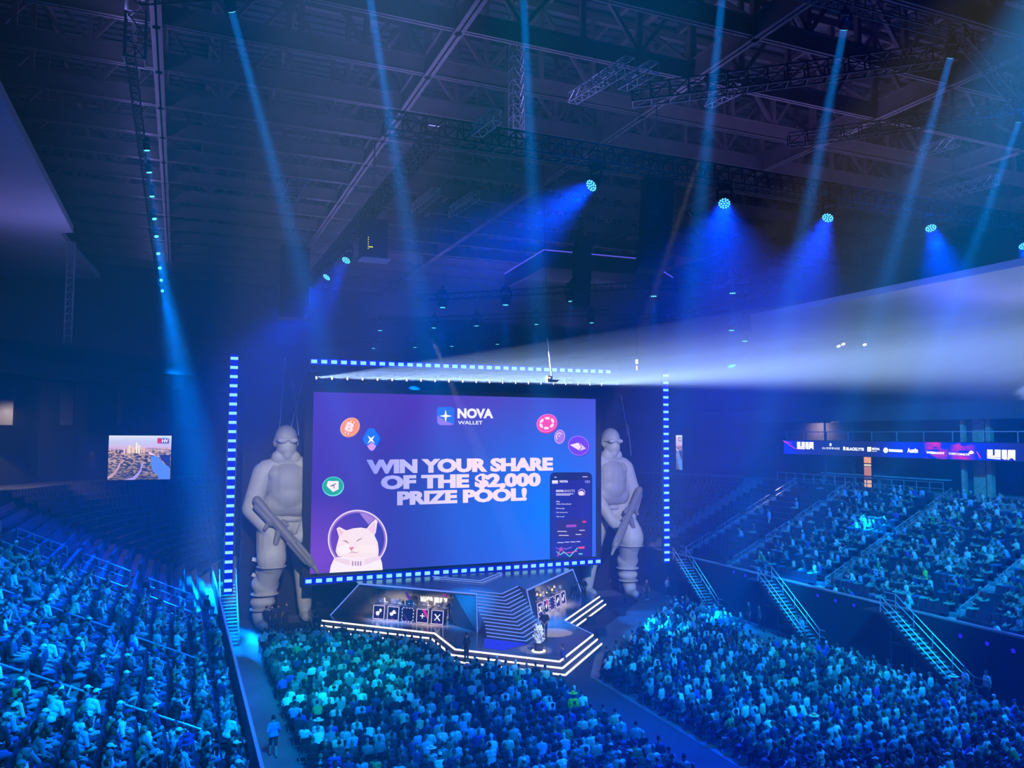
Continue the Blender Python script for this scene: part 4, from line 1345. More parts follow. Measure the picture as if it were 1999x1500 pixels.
def run_stair(label, x0, x1, ytop, ybot, ztop, lit=True):
    t = thing('steel_stair', label, 'stairs', ((x0 + x1) / 2, ybot, 0))
    n = 18
    tr = MB()
    for k in range(n):
        u = (k + .5) / n
        y, z = ybot + (ytop - ybot) * u, ztop * (k + 1) / n
        tr.box(((x0 + x1) / 2, y, z - .02), (x1 - x0, abs(ytop - ybot) / n * 1.1, .05))
    tr.build('treads', M['rail'], t)
    for x in (x0, x1):
        MB().bar((x, ybot, -.0 + .05), (x, ytop, ztop), .06, .3).build('stringer', M['dark'], t)
    for i, x in enumerate((x0, x1)):
        for h in (.55, 1.0):
            MB().tube([(x, ybot - .5, .0 + h), (x, ybot, h), (x, ytop, ztop + h), (x, ytop + (.8 if ytop > ybot else -.8), ztop + h)], .03, 6).build('handrail', M['rail'], t)
        for k in range(5):
            u = k / 4
            MB().bar((x, ybot + (ytop - ybot) * u, ztop * u), (x, ybot + (ytop - ybot) * u, ztop * u + 1.0), .05).build('post', M['rail'], t)
    MB().span((x0 - .05, ytop, ztop - .12), (x1 + .05, ytop + 1.4, ztop)).build('landing', M['dark'], t)
    for k, u in enumerate((0.36, 0.68)):
        MB().box(((x0 + x1) / 2, ybot + (ytop - ybot) * u + .4, ztop * u - .45), (x1 - x0, 1.3, .07)).build('brace_plate', M['dark'], t)
        for x in (x0, x1):
            MB().bar((x, ybot + (ytop - ybot) * u + .9, 0), (x, ybot + (ytop - ybot) * u + .9, ztop * u + .2), .07).build('leg', M['dark'], t)
    return t


ZW = Z0 + .95
for i, (yt, yb) in enumerate(((57.6, 53.2), (46.9, 42.3), (36.0, 31.0))):
    run_stair(['far steel stair from the right stand down to the floor', 'middle steel stair from the right stand down to the floor', 'near steel stair from the right stand down to the floor'][i], 39.1, 40.35, yt, yb, ZW - .2)
run_stair('steel stair beside the left LED strip', 3.0, 4.1, 60.4, 56.2, 3.3)
# cyan stair lamps
for yt, yb in ((57.6, 53.2), (46.9, 42.3), (36.0, 31.0)):
    spot('stair_lamp', (36, yb - 6, 30), (39.7, (yt + yb) / 2, 2), 50 * KW, (0.0, .45, 1.0), 9, .8, .2)


def handrail(label, pts, group, posts, h=.95):
    """two-bar rail along pts (points on the step surface)"""
    pts = [Vector(p) for p in pts]
    t = thing('handrail', label, 'railing', tuple(pts[0]), 0, group)
    Z = Vector((0, 0, 1))
    MB().tube([pts[0]] + [p + Z * h for p in pts] + [pts[-1]], .035, 6).build('top_rail', M['rail'], t)
    MB().tube([p + Z * h * .5 for p in pts], .028, 6).build('mid_rail', M['rail'], t)
    for k in range(1, posts - 1):
        u = k / (posts - 1)
        p = pts[0].lerp(pts[-1], u)
        MB().bar(p, p + Z * h, .05).build('post', M['rail'], t)
    return t


ordw = ['lowest', 'second lowest', 'third', 'fourth', 'fifth', 'top']
LA = [53.6, 48.2, 38.4, 29.2, 20.3]
RA = [60.2, 53.7, 43.6, 33.2, 23.5]
for side, aisles in (('L', LA), ('R', RA)):
    for j, y in enumerate(aisles):
        nm = ['farthest', 'second farthest', 'middle', 'second nearest', 'nearest'][j]
        seg = [(1, 4), (5, 8), (9, 12), (13, 16)]
        for k, (i0, i1) in enumerate(seg):
            a, b = row_pos(side, i0, y), row_pos(side, i1, y)
            handrail(f'{ordw[k]} steel rail on the {nm} aisle of the {"left" if side == "L" else "right"} stand', [a, b], f'aisle rails of the {"left" if side == "L" else "right"} stand', 4)
# aisle steps: pale half-steps up the stands
M['aisle'] = mat('aisle_concrete', (.42, .43, .45), .75, noise=.1, scale=1.2)
for side, aisles in (('L', LA), ('R', RA)):
    for j, y in enumerate(aisles):
        mb = MB()
        for i in range(NROW - 1):
            p = row_pos(side, i, y)
            sx = -1 if side == 'L' else 1
            mb.box((p.x + sx * RUN * .42, y + .55, p.z + RISE * .25), (RUN * .5, 1.0, RISE * .5))
        struct(mb.build('floor_steps', M['aisle']), 'pale aisle steps climbing a seating stand')
struct(MB().span((40.38, 6, 0), (40.49, 66, ZW - .05)).build('wall_drape', M['black']), 'black drape hung on the front wall of the right stand')
# rails on top of the front walls and LED dots on the right wall
for x, nm in ((40.56, 'right'), (2.69, 'left')):
    t = thing('front_rail', f'long steel rail along the front wall of the {nm} stand', 'railing', (x, 8, ZW))
    MB().bar((x, 8, ZW + .04), (x, 66, ZW + .04), .12, .08).build('top_rail', M['rail'], t)
    for k in range(20):
        MB().bar((x, 8 + k * 3, ZW - .5), (x, 8 + k * 3, ZW), .06).build('post', M['rail'], t)
DOT = emit('blue_dot', (.02, .01, .9), 1.2)
for i, (px, py) in enumerate([(1433, 1117), (1456, 1124), (1484, 1131), (1597, 1163), (1632, 1173), (1668, 1182), (1707, 1194), (1876, 1242), (1928, 1257), (1979, 1271)]):
    p = at(px, py, X=40.42)
    t = thing('wall_lamp', f'small round blue lamp on the right stand wall, {["first","second","third","fourth","fifth","sixth","seventh","eighth","ninth","tenth"][i]} from the stage', 'lamp', tuple(p), 0, 'blue lamps on the right stand wall')
    Q = Matrix.Rotation(-math.pi / 2, 3, 'Y')
    MB().lathe([(.16, -.12), (.17, 0), (.14, .03)], p, 14, Q).build('housing', M['dark'], t)
    MB().lathe([(.13, .02), (.1, .07)], p, 14, Q).build('lens', DOT, t)

# ---------------------------------------------------------------- right concourse: ribbon display, columns, rails
RX = 55.0
rb = thing('ribbon_display', 'long LED ribbon of sponsor names along the right concourse', 'screen', (RX, 48, 12.3))
rp = lambda x, y, dx=0.0: at(x, y, X=RX - dx)
y_far, y_near = 61.9, 30.0
zt, zb = 13.62, 12.32
MB().span((RX + .02, y_near, zb - .05), (RX + .5, y_far, zt + .05)).build('cabinet', M['black'], rb)
rm = emit('ribbon_picture', (1, 1, 1), 1.1)
nt = rm.node_tree
tc = nt.nodes.new('ShaderNodeTexCoord')
sp = nt.nodes.new('ShaderNodeSeparateXYZ')
nt.links.new(tc.outputs['Generated'], sp.inputs[0])
c1 = node_ramp(nt, sp.outputs['Y'], [(0, (24, 28, 70)), (.22, (26, 30, 72)), (.27, (30, 40, 140)), (.36, (12, 40, 225)), (.58, (12, 40, 220)), (.66, (28, 36, 110)), (.8, (28, 32, 88)), (.93, (34, 44, 160)), (.965, (20, 40, 215))], 'LINEAR')
no = nt.nodes.new('ShaderNodeTexNoise')
no.inputs['Scale'].default_value = 22
mp = nt.nodes.new('ShaderNodeMapping')
mp.inputs['Scale'].default_value = (1, 1, .12)
mp.inputs['Rotation'].default_value = (0.1, 0, 0)
nt.links.new(tc.outputs['Generated'], mp.inputs[0])
nt.links.new(mp.outputs[0], no.inputs['Vector'])
bl = node_ramp(nt, sp.outputs['Y'], [(.36, (0, 0, 0)), (.40, (255, 255, 255)), (.43, (0, 0, 0)), (.455, (255, 255, 255)), (.475, (255, 255, 255)), (.50, (0, 0, 0))], 'LINEAR')
mth = nt.nodes.new('ShaderNodeMath')
mth.operation = 'MULTIPLY'
gt = nt.nodes.new('ShaderNodeMapRange')
gt.inputs['From Min'].default_value, gt.inputs['From Max'].default_value = .42, .58
nt.links.new(no.outputs['Fac'], gt.inputs['Value'])
nt.links.new(gt.outputs['Result'], mth.inputs[0])
nt.links.new(bl, mth.inputs[1])
nt.links.new(node_mix(nt, c1, (235, 20, 160), mth.outputs[0]), nt.nodes['Emission'].inputs['Color'])
MB().span((RX, y_near, zb), (RX + .02, y_far, zt)).build('picture', rm, rb)
WL = E((255, 252, 245), 1.5)


def rib(nm, s, x0, x1, t0, t1, b0, b1, off=.05):
    lettering(nm, s, rp(x0, t0, .04), rp(x1, t1, .04), rp(x0, b0, .04), rp(x1, b1, .04), WL, rb, off)


def major_block(x0, x1, yt0, yt1, yb0, yb1):
    L = lambda u, v: rp(x0 + (x1 - x0) * u, (yt0 + (yt1 - yt0) * u) * (1 - v) + (yb0 + (yb1 - yb0) * u) * v, .04)
    for pts in (((0, 0), (.2, 0), (.2, .62), (.27, .62), (.27, 0), (.48, 0), (.48, .78), (0, .78)), ((0, .82), (.48, .84), (.48, 1), (0, .96)), ((.52, 0), (.7, 0), (.7, .95), (.62, 1), (.52, .9)),
                ((.74, 0), (1, 0), (1, 1), (.97, 1), (.9, .8), (.84, .82), (.78, .95), (.76, 1), (.72, 1))):
        MB().poly([L(*p) for p in pts]).build('logo_block', WL, rb)


major_block(1556, 1588, 863, 863.5, 877, 878)
major_block(1927, 1982, 878, 879, 896, 899)
MB().poly([rp(1621.3 + 2.2 * math.cos(R(a)), 868.4 + 3 * math.sin(R(a)), .04) for a in range(0, 360, 30)]).build('logo_mark', WL, rb)
rib('ribbon_lettering', 'A L I E N W A R E', 1605, 1639, 873, 874, 877, 878.2, .02)
MB().poly([rp(x, y, .04) for x, y in ((1646, 872), (1650, 873), (1650.5, 879.5), (1646, 879))]).build('logo_mark', WL, rb)
rib('ribbon_lettering', 'BLACKLYTE', 1652, 1686.5, 873.5, 875, 879.5, 880.5)
MB().poly([rp(x, y, .04) for x, y in ((1693, 873), (1700.5, 873), (1700.5, 882), (1693, 882))]).build('logo_mark', WL, rb)
rib('ribbon_lettering', 'NOVA', 1702, 1717.5, 874, 875, 879, 879.5)
rib('ribbon_lettering', 'WALLET', 1702, 1712, 880.5, 880.7, 882.2, 882.4, .02)
MB().poly([rp(1729 + 4.8 * math.cos(R(a)), 879.5 + 5.4 * math.sin(R(a)), .04) for a in range(0, 360, 24)]).build('logo_mark', WL, rb)
MB().poly([rp(x, y, .04) for x, y in ((1735, 877.2), (1762, 878.3), (1762, 883.3), (1735, 882))]).build('logo_mark', WL, rb)
rib('ribbon_lettering', 'Austin', 1771, 1792, 875, 875, 884, 884.5, .04)
rib('ribbon_lettering', 'WEBROOT', 1808, 1844, 881, 883.5, 886, 887.5)
rib('ribbon_lettering', 'GAMING', 1852, 1872, 883, 885, 888, 889, .01)
rib('ribbon_lettering', 'MALTA', 1873, 1893, 885, 886, 889, 890, .06)
for a in (200, 235, 270, 305, 330):
    MB().poly([rp(1896, 887, .04), rp(1896 + 5.5 * math.cos(R(a - 14)), 887 + 7 * math.sin(R(a - 14)), .04), rp(1896 + 5.5 * math.cos(R(a + 14)), 887 + 7 * math.sin(R(a + 14)), .04)]).build('logo_mark', WL, rb)
mk = E((240, 60, 190))
for a, b in (((1529, 861), (1552, 876)), ((1552, 876), (1562, 877.5)), ((1530, 861), (1545, 866)), ((1907, 882), (1911, 889)), ((1911, 889), (1914, 895))):
    MB().bar(rp(*a, .04), rp(*b, .04), .12, .02).build('picture_streak', mk, rb)
MB().poly([rp(x, y, .05) for x, y in ((1958, 906), (1999, 909), (1999, 917), (1958, 914))]).build('dim_panel', M['black'], rb) if False else None
# ledge rail over the ribbon, slab, columns and back lights
struct(MB().span((RX + .5, 20, 12.35), (RX + 6, 66, 12.7)).build('floor_suite', M['wall']), 'suite level slab behind the ribbon display')
t = thing('glass_rail', 'suite balcony rail above the ribbon display', 'railing', (RX + .3, 28, 13.65))
MB().bar((RX + .3, 28, 14.45), (RX + .3, 62, 14.45), .06).build('top_rail', M['rail'], t)
for k in range(14):
    MB().bar((RX + .3, 28 + 2.6 * k, 13.6), (RX + .3, 28 + 2.6 * k, 14.45), .06).build('post', M['rail'], t)
COLS = [(1611, 'wall', 55.6, .12), (1664, 'wall', 56.5, .25), (1712, 'wall', 57.2, 1.1), (1880, 'wood', 56.2, .3), (1897, 'wall', 57.5, 1.4), (1912, 'wood', 57, 1.0), (1931, 'wood', 56.6, .4)]
M['wood'] = mat('pale_wood_cladding', (.55, .36, .24), .5, noise=.2, scale=3)
for i, (px, m, X, w) in enumerate(COLS):
    p = at(px, 925, X=X)
    struct(MB().span((X, p.y - w / 2, top_z), (X + w, p.y + w / 2, 16.0)).build('column', M[m]), f'concourse column under the ribbon display')
lp = at(1693, 920, X=56.2)
t = thing('light_panel', 'bright orange lit panel standing in the right concourse', 'lit panel', tuple(lp))
for k, (za, zc, c) in enumerate(((9.6, 10.2, (250, 190, 130)), (10.3, 10.5, (120, 80, 60)), (10.6, 11.4, (200, 130, 90)), (11.45, 11.6, (250, 225, 170)), (11.7, 12.25, (250, 170, 100)))):
    MB().span((56.2, lp.y - .35, za), (56.3, lp.y + .35, zc)).build('lit_pane', E(c, 1.0), t)
MB().span((56.3, lp.y - .4, 9.55), (56.45, lp.y + .4, 12.3)).build('backing', M['black'], t)
spot('concourse_lamp', (57.5, 37.5, 12.1), (56.5, 36.2, 9.8), 220, (1, .7, .42), 130, .8, .1)
for i in range(3):
    handrail(f'concourse rail behind the last row of the right stand, {["far", "middle", "near"][i]} piece', [(54.6, 44 + 6.2 * (2 - i), top_z), (54.6, 50 + 6.2 * (2 - i), top_z)], 'concourse rails behind the right stand', 6)
    tb = thing('drink_rail', f'long counter in the right concourse, {["far", "middle", "near"][i]} one', 'counter', (56.8, 47 + 5 * (2 - i), top_z), 0, 'concourse counters')
    MB().span((56.4, 45.2 + 4.6 * (2 - i), top_z + 1.0), (57.1, 49.4 + 4.6 * (2 - i), top_z + 1.08)).build('top', M['aisle'], tb)
    for yy in (45.6, 49.0):
        MB().span((56.7, yy + 4.6 * (2 - i), top_z), (56.8, yy + .1 + 4.6 * (2 - i), top_z + 1.0)).build('leg', M['dark'], tb)
# dim doorway lights on the left bowl and lit vomitory steps
for px, py in ((178, 955), (372, 1050)):
    pass
for i, (px, y0, y1, Y) in enumerate(((12, 728, 830, 74), (135, 740, 830, 80), (237, 746, 830, 86))):
    a, b = at(px, y0, Y=Y), at(px, y1, Y=Y)
    struct(MB().span((a.x - .9 + i * .3, Y, b.z), (a.x + .6 - i * .2, Y + .8, 18.7)).build('column', M['wall']), 'pale column of the left concourse')
spot('concourse_lamp', at(12, 800, Y=72), at(14, 828, Y=73.5), 900, (1, .75, .6), 120, .8, .1)
spot('concourse_lamp', at(180, 880, Y=76), at(180, 950, Y=77), 500, (1, .72, .5), 70, .8, .1)
spot('concourse_lamp', at(1515, 880, X=53), at(1518, 945, X=52), 500, (1, .75, .5), 70, .8, .1)

# lit wall and framed picture on the suite level
a, b = at(1562, 838, X=60.5), at(1660, 815, X=60.5)
struct(MB().span((60.5, b.y, 13.0), (60.8, a.y, 15.3)).build('wall_suite', mat('suite_wall', (.45, .36, .32), .7)), 'warm lit back wall of the suite level')
spot('suite_lamp', (58.5, (a.y + b.y) / 2, 15.2), (60.5, (a.y + b.y) / 2, 13.8), 500, (1, .72, .6), 150, .9, .1)
p = at(1630, 825, X=60.4)
t = thing('framed_picture', 'small framed picture on the lit suite wall', 'picture', tuple(p))
MB().span((60.42, p.y - .5, p.z - .45), (60.48, p.y + .5, p.z + .45)).build('frame', mat('pale_frame', (.7, .66, .6), .5), t)
MB().span((60.40, p.y - .4, p.z - .36), (60.42, p.y + .4, p.z + .36)).build('print', mat('dark_print', (.08, .08, .1), .5), t)
# ---------------------------------------------------------------- people
rng = random.Random(11)


def obj_color_mat(name, rough=.8, noise=.2, scale=18):
    """cloth or skin whose colour belongs to the single object that wears it"""
    m = bpy.data.materials.new(name)
    m.use_nodes = True
    nt = m.node_tree
    b = nt.nodes['Principled BSDF']
    b.inputs['Roughness'].default_value = rough
    oi = nt.nodes.new('ShaderNodeObjectInfo')
    tc = nt.nodes.new('ShaderNodeTexCoord')
    n = nt.nodes.new('ShaderNodeTexNoise')
    n.inputs['Scale'].default_value = scale
    mr = nt.nodes.new('ShaderNodeMapRange')
    mr.inputs['To Min'].default_value, mr.inputs['To Max'].default_value = 1 - noise, 1 + noise
    mx = nt.nodes.new('ShaderNodeMix')
    mx.data_type, mx.blend_type = 'RGBA', 'MULTIPLY'
    mx.inputs['Factor'].default_value = 1
    nt.links.new(tc.outputs['Object'], n.inputs['Vector'])
    nt.links.new(n.outputs['Fac'], mr.inputs['Value'])
    nt.links.new(oi.outputs['Color'], mx.inputs['A'])
    nt.links.new(mr.outputs['Result'], mx.inputs['B'])
    nt.links.new(mx.outputs['Result'], b.inputs['Base Color'])
    return m


M['skin'] = obj_color_mat('skin', .55, .08)
M['cloth'] = obj_color_mat('cloth', .85, .2)
M['hairm'] = obj_color_mat('hair', .6, .3, 60)


def skeleton(pose):
    """(region, prim) list of a person facing +Y; seated poses have the seat top at z 0.45"""
    P = []
    sit = pose['sit']
    hz = .575 if sit else .93
    lean = R(pose.get('lean', 0))
    twist = R(pose.get('turn', 0))

    def up(x, y, z):
        """point of the upper body: leaned forward about the hips"""
        dz = z - .55
        yy, zz = y * math.cos(lean) + dz * math.sin(lean), dz * math.cos(lean) - y * math.sin(lean)
        return Vector((x, yy, hz + zz))
    c = lambda r, p, q, a, b: P.append((r, ('c', p, q, a, b)))
    e = lambda r, p, rad, Mx=Matrix.Identity(3): P.append((r, ('e', p, rad, Mx)))
    c('pelvis', up(-.08, -.01, .55), up(.08, -.01, .55), .125, .125)
    c('torso', up(-.06, 0, .68), up(.06, 0, .68), .125, .125)
    c('torso', up(-.08, .005, .84), up(.08, .005, .84), .135, .135)
    c('torso', up(-.14, -.01, .98), up(.14, -.01, .98), .085, .085)
    c('torso', up(0, .0, .62), up(0, -.01, .95), .12, .13)
    nd = R(pose.get('nod', 0))
    hc = up(0, .03, 1.255)
    c('neck', up(0, -.01, 1.02), hc - Vector((0, .01, .05)), .06, .055)
    Mh = Matrix.Rotation(twist, 3, 'Z') @ Matrix.Rotation(-nd, 3, 'X')
    H = lambda x, y, z: hc + Mh @ Vector((x, y, z))
    e('head', H(0, -.005, .025), (.078, .098, .098), Mh)
    e('face', H(0, .02, -.045), (.058, .072, .075), Mh)
    e('face', H(0, .03, -.095), (.036, .045, .03), Mh)
    e('face', H(0, .098, -.02), (.014, .022, .028), Mh)
    e('face', H(0, .082, -.07), (.025, .015, .012), Mh)
    for s in (-1, 1):
        e('face', H(s * .08, -.005, -.01), (.012, .022, .032), Mh)
        e('face', H(s * .032, .085, .012), (.017, .012, .012), Mh)
    arms = pose['arms']
    for s, key in ((-1, arms[0]), (1, arms[1])):
        sh = up(s * .185, -.01, .98)
        el, wr = key
        el = up(s * el[0], el[1], el[2]) if len(el) == 3 else el
        wr = up(s * wr[0], wr[1], wr[2])
        c('uarm', sh, el, .058, .046)
        c('farm', el, wr, .044, .03)
        d = (wr - el).normalized()
        side = Vector((0, 0, 1)).cross(d)
        side = side.normalized() if side.length > .1 else Vector((1, 0, 0))
        nrm = d.cross(side)
        c('hand', wr, wr + d * .075, .032, .034)
        for k in range(4):                              # four fingers with a knuckle bend, thumb from the side of the palm
            o = side * (.027 - .018 * k)
            L = (.034, .04, .037, .028)[k]
            k0 = wr + d * .085 + o
            k1 = k0 + d * L - nrm * .006
            c('hand', k0, k1, .0105, .0095)
            c('hand', k1, k1 + d * L * .6 - nrm * .018, .0095, .0085)
        t0 = wr + d * .03 + side * .03
        c('hand', t0, t0 + d * .035 + side * .02, .012, .011)
        c('hand', t0 + d * .035 + side * .02, t0 + d * .06 + side * .02 - nrm * .01, .011, .009)
    legs = pose.get('legs', ((.11, 0), (.11, 0)))
    for s, (sp, fy) in ((-1, legs[0]), (1, legs[1])):
        hip = Vector((s * .095, 0, hz - .02))
        if sit:
            kn, an = Vector((s * sp, .43, .53)), Vector((s * sp, .42 + fy, .1))
        else:
            kn, an = Vector((s * sp, .03 + fy * .6, .5)), Vector((s * sp, fy, .1))
        c('thigh', hip, kn, .088, .062)
        c('shin', kn, an, .058, .04)
        c('foot', an + Vector((0, -.03, -.05)), an + Vector((s * .02, .14, -.06)), .042, .036)
    return P, hc, Mh


def regions(me, P):
    """which limb each vertex belongs to"""
    n = len(me.vertices)
    co = np.empty(n * 3)
    me.vertices.foreach_get('co', co)
    co = co.reshape(n, 3)
    best, reg = np.full(n, 1e9), np.zeros(n, int)
    names = []
    for r, pr in P:
        if r not in names:
            names.append(r)
        k = names.index(r)
        if pr[0] == 'c':
            p, q, a, b = np.array(pr[1]), np.array(pr[2]), pr[3], pr[4]
            d = q - p
            t = np.clip(((co - p) @ d) / max(d @ d, 1e-9), 0, 1)
            ds = np.linalg.norm(co - p - t[:, None] * d, axis=1) - (a + (b - a) * t)
        else:
            v = (co - np.array(pr[1])) @ np.array(pr[3])
            rr = np.array(pr[2])
            ds = (np.linalg.norm(v / rr, axis=1) - 1) * rr.min()
        m = ds < best
        best[m], reg[m] = ds[m], k
    return co, np.array([names[i] for i in reg])


def shell(name, me, co, mask, push, extra=None):
    """garment: the part of the body surface under it, pushed outward"""
    n = len(co)
    no = np.empty(n * 3)
    me.vertices.foreach_get('normal', no)
    no = no.reshape(n, 3)
    faces = [tuple(p.vertices) for p in me.polygons if all(mask[v] for v in p.vertices)]
    used = sorted({v for f in faces for v in f})
    ix = {v: i for i, v in enumerate(used)}
    vs = [tuple(co[v] + no[v] * push) for v in used]
    fs = [tuple(ix[v] for v in f) for f in faces]
    if extra is not None:
        b = len(vs)
        vs += [tuple(p) for p in extra.v]
        fs += [tuple(i + b for i in f) for f in extra.f]
    out = bpy.data.meshes.new(name)
    out.from_pydata(vs, [], fs)
    out.polygons.foreach_set('use_smooth', [True] * len(fs))
    return out


LAP = ((.255, .02, .72), (.12, .27, .64))
KNEE = ((.255, .1, .74), (.15, .36, .6))
POSES = {
    'hands_in_lap': dict(sit=1, lean=4, nod=4, arms=(LAP, LAP)),
    'leaning_forward': dict(sit=1, lean=24, nod=-8, arms=(((.25, .16, .74), (.06, .36, .72)), ((.25, .16, .74), (.08, .38, .7))), legs=((.15, -.06), (.15, -.02))),
    'arms_crossed': dict(sit=1, lean=-7, nod=6, arms=(((.27, .1, .74), (-.02, .22, .8)), ((.27, .12, .72), (-.04, .2, .74))), legs=((.12, .16), (.12, .1))),
    'phone_up': dict(sit=1, lean=3, nod=2, turn=8, arms=(LAP, ((.25, .18, .84), (.12, .34, 1.06)))),
    'looking_aside': dict(sit=1, lean=2, turn=-38, nod=4, arms=(KNEE, LAP), legs=((.16, .02), (.13, .08))),
    'standing': dict(sit=0, lean=1, nod=2, arms=(((.27, -.02, .72), (.27, .06, .5)), ((.27, -.02, .72), (.25, .08, .5)))),
    'standing_clasped': dict(sit=0, lean=2, nod=6, arms=(((.27, .04, .72), (.05, .2, .56)), ((.27, .04, .72), (.04, .2, .54)))),
    'walking': dict(sit=0, lean=5, nod=4, arms=(((.27, -.1, .74), (.25, -.08, .53)), ((.27, .06, .73), (.24, .2, .58))), legs=((.09, .2), (.09, -.2))),
    'typing': dict(sit=1, lean=10, nod=6, arms=(((.27, .12, .76), (.16, .4, .74)), ((.27, .12, .76), (.16, .4, .74)))),
}
TPL, LOW = {}, {}
for nm, pose in POSES.items():
    P, hc, Mh = skeleton(pose)
    me = voxel_mesh('person', [p for _, p in P], .0125, 2, .3)
    co, reg = regions(me, P)
    isin = lambda *r: np.isin(reg, r)
    loc = (co - np.array(hc)) @ np.array(Mh)
    t = {'body': me}
    t['shirt'] = shell('shirt', me, co, isin('torso', 'uarm', 'pelvis') & ~(isin('pelvis') & (co[:, 2] < (.52 if pose['sit'] else .88))), .016)
    t['trousers'] = shell('trousers', me, co, isin('pelvis', 'thigh', 'shin'), .011)
    t['shorts'] = shell('shorts', me, co, isin('pelvis', 'thigh'), .013)
    t['shoes'] = shell('shoes', me, co, isin('foot'), .01)
    hd = isin('head', 'face')
    t['hair'] = shell('hair', me, co, hd & ((loc[:, 2] > .055) | ((loc[:, 1] < -.01) & (loc[:, 2] > -.07))), .012)
    ex = MB().tube([Vector(hc) + Mh @ Vector((0, -.07, .02)), Vector(hc) + Mh @ Vector((0, -.1, -.08)), Vector(hc) + Mh @ Vector((0, -.105, -.2)), Vector(hc) + Mh @ Vector((0, -.1, -.27))], [.07, .085, .07, .03], 10)
    t['long_hair'] = shell('hair', me, co, hd & ((loc[:, 2] > .05) | ((loc[:, 1] < .02) & (loc[:, 2] > -.1))), .016, ex)
    brim = MB()
    Q = lambda x, y, z: Vector(hc) + Mh @ Vector((x, y, z))
    brim.prism([Q(-.07, .07, .055), Q(.07, .07, .055), Q(.062, .15, .045), Q(0, .172, .042), Q(-.062, .15, .045)], Mh @ Vector((0, 0, .009)))
    t['cap'] = shell('cap', me, co, hd & (loc[:, 2] > .045), .018, brim)
    hatb = MB()
    hatb.lathe([(.1, .05), (.2, .04), (.24, .06), (.2, .055), (.1, .065), (.095, .15), (.06, .165)], hc, 18, Mh)
    hm3 = bpy.data.meshes.new('hat')
    hm3.from_pydata(hatb.v, [], hatb.f)
    t['hat'] = hm3
    hp = MB()
    for s in (-1, 1):
        hp.lathe([(.045, -.015), (.05, 0), (.045, .015)], Q(s * .095, 0, .0), 12, Mh @ Matrix.Rotation(math.pi / 2, 3, 'Y'))
    hp.tube([Q(.1 * math.sin(R(a)), 0, .03 + .105 * math.cos(R(a))) for a in range(-90, 91, 15)], .012, 6)
    hpm = bpy.data.meshes.new('headset')
    hpm.from_pydata(hp.v, [], hp.f)
    t['headset'] = hpm
    for k, m in t.items():
        m.materials.clear()
        m.materials.append(M['skin'] if k == 'body' else M['hairm'] if 'hair' in k else M['cloth'])
    TPL[nm] = t
    if pose['sit'] and nm != 'typing' or nm == 'standing':
        # coarse figure for the far crowd: one surface, coloured by limb
        fat = []
        for r, p in P:
            if r == 'hand' and p[3] < .025:
                continue
            if p[0] == 'c':
                g = .01 if r in ('torso', 'uarm', 'pelvis', 'thigh', 'shin') else .004
                fat.append(('c', p[1], p[2], p[3] + g, p[4] + g))
            else:
                fat.append(p)
        lm = voxel_mesh('crowd_low', fat, .026, 1, .13)
        lco, lreg = regions(lm, P)
        ll = (lco - np.array(hc)) @ np.array(Mh)
        lreg = lreg.astype(object)
        hh = np.isin(lreg.astype(str), ('head', 'face'))
        lreg[hh & ((ll[:, 2] > .05) | ((ll[:, 1] < -.01) & (ll[:, 2] > -.07)))] = 'hair'
        code = {'pelvis': 2, 'torso': 1, 'uarm': 1, 'thigh': 2, 'shin': 2, 'foot': 4, 'hair': 3}
        vcode = np.array([code.get(r, 0) for r in lreg])
        tri = []
        for p in lm.polygons:
            v = list(p.vertices)
            for j in range(1, len(v) - 1):
                tri.append((v[0], v[j], v[j + 1]))
        tri = np.array(tri)
        fc = np.array([np.bincount(vcode[t_], minlength=5).argmax() for t_ in tri])
        LOW[nm] = (lco.astype(np.float32), tri.astype(np.int32), fc)

SHIRTS = [('white', (.78, .78, .8), 17), ('pale grey', (.5, .5, .52), 9), ('light blue', (.3, .45, .75), 8), ('black', (.015, .015, .018), 34), ('charcoal', (.06, .06, .065), 16), ('navy', (.03, .045, .14), 12),
          ('dark red', (.3, .03, .04), 3), ('teal', (.04, .28, .28), 3), ('purple', (.2, .07, .4), 3), ('grey', (.22, .22, .23), 9), ('cream', (.7, .62, .45), 3), ('green', (.08, .35, .12), 2)]
PANTS = [('dark', (.03, .03, .04), 5), ('blue', (.06, .09, .2), 4), ('beige', (.4, .34, .26), 3), ('grey', (.2, .2, .21), 2)]
HAIRS = [(.012, .01, .009), (.03, .02, .014), (.06, .035, .02), (.25, .16, .07), (.2, .2, .2)]
SKINS = [(.5, .3, .22), (.42, .24, .16), (.3, .16, .1), (.16, .08, .05), (.55, .35, .27)]


def pick(lst):
    return rng.choices(lst, [x[2] for x in lst])[0]


def outfit():
    d = {'shirt': pick(SHIRTS), 'pants': pick(PANTS), 'skin': rng.choice(SKINS), 'hairc': rng.choice(HAIRS)}
    r = rng.random()
    d['top'] = 'cap' if r < .26 else 'long_hair' if r < .45 else 'hat' if r < .465 else 'hair'
    d['capc'] = rng.choice([('white', (.75, .75, .77)), ('black', (.02, .02, .02)), ('navy', (.03, .04, .15)), ('white', (.75, .75, .77)), ('grey', (.25, .25, .26))])
    d['short'] = rng.random() < .35
    return d


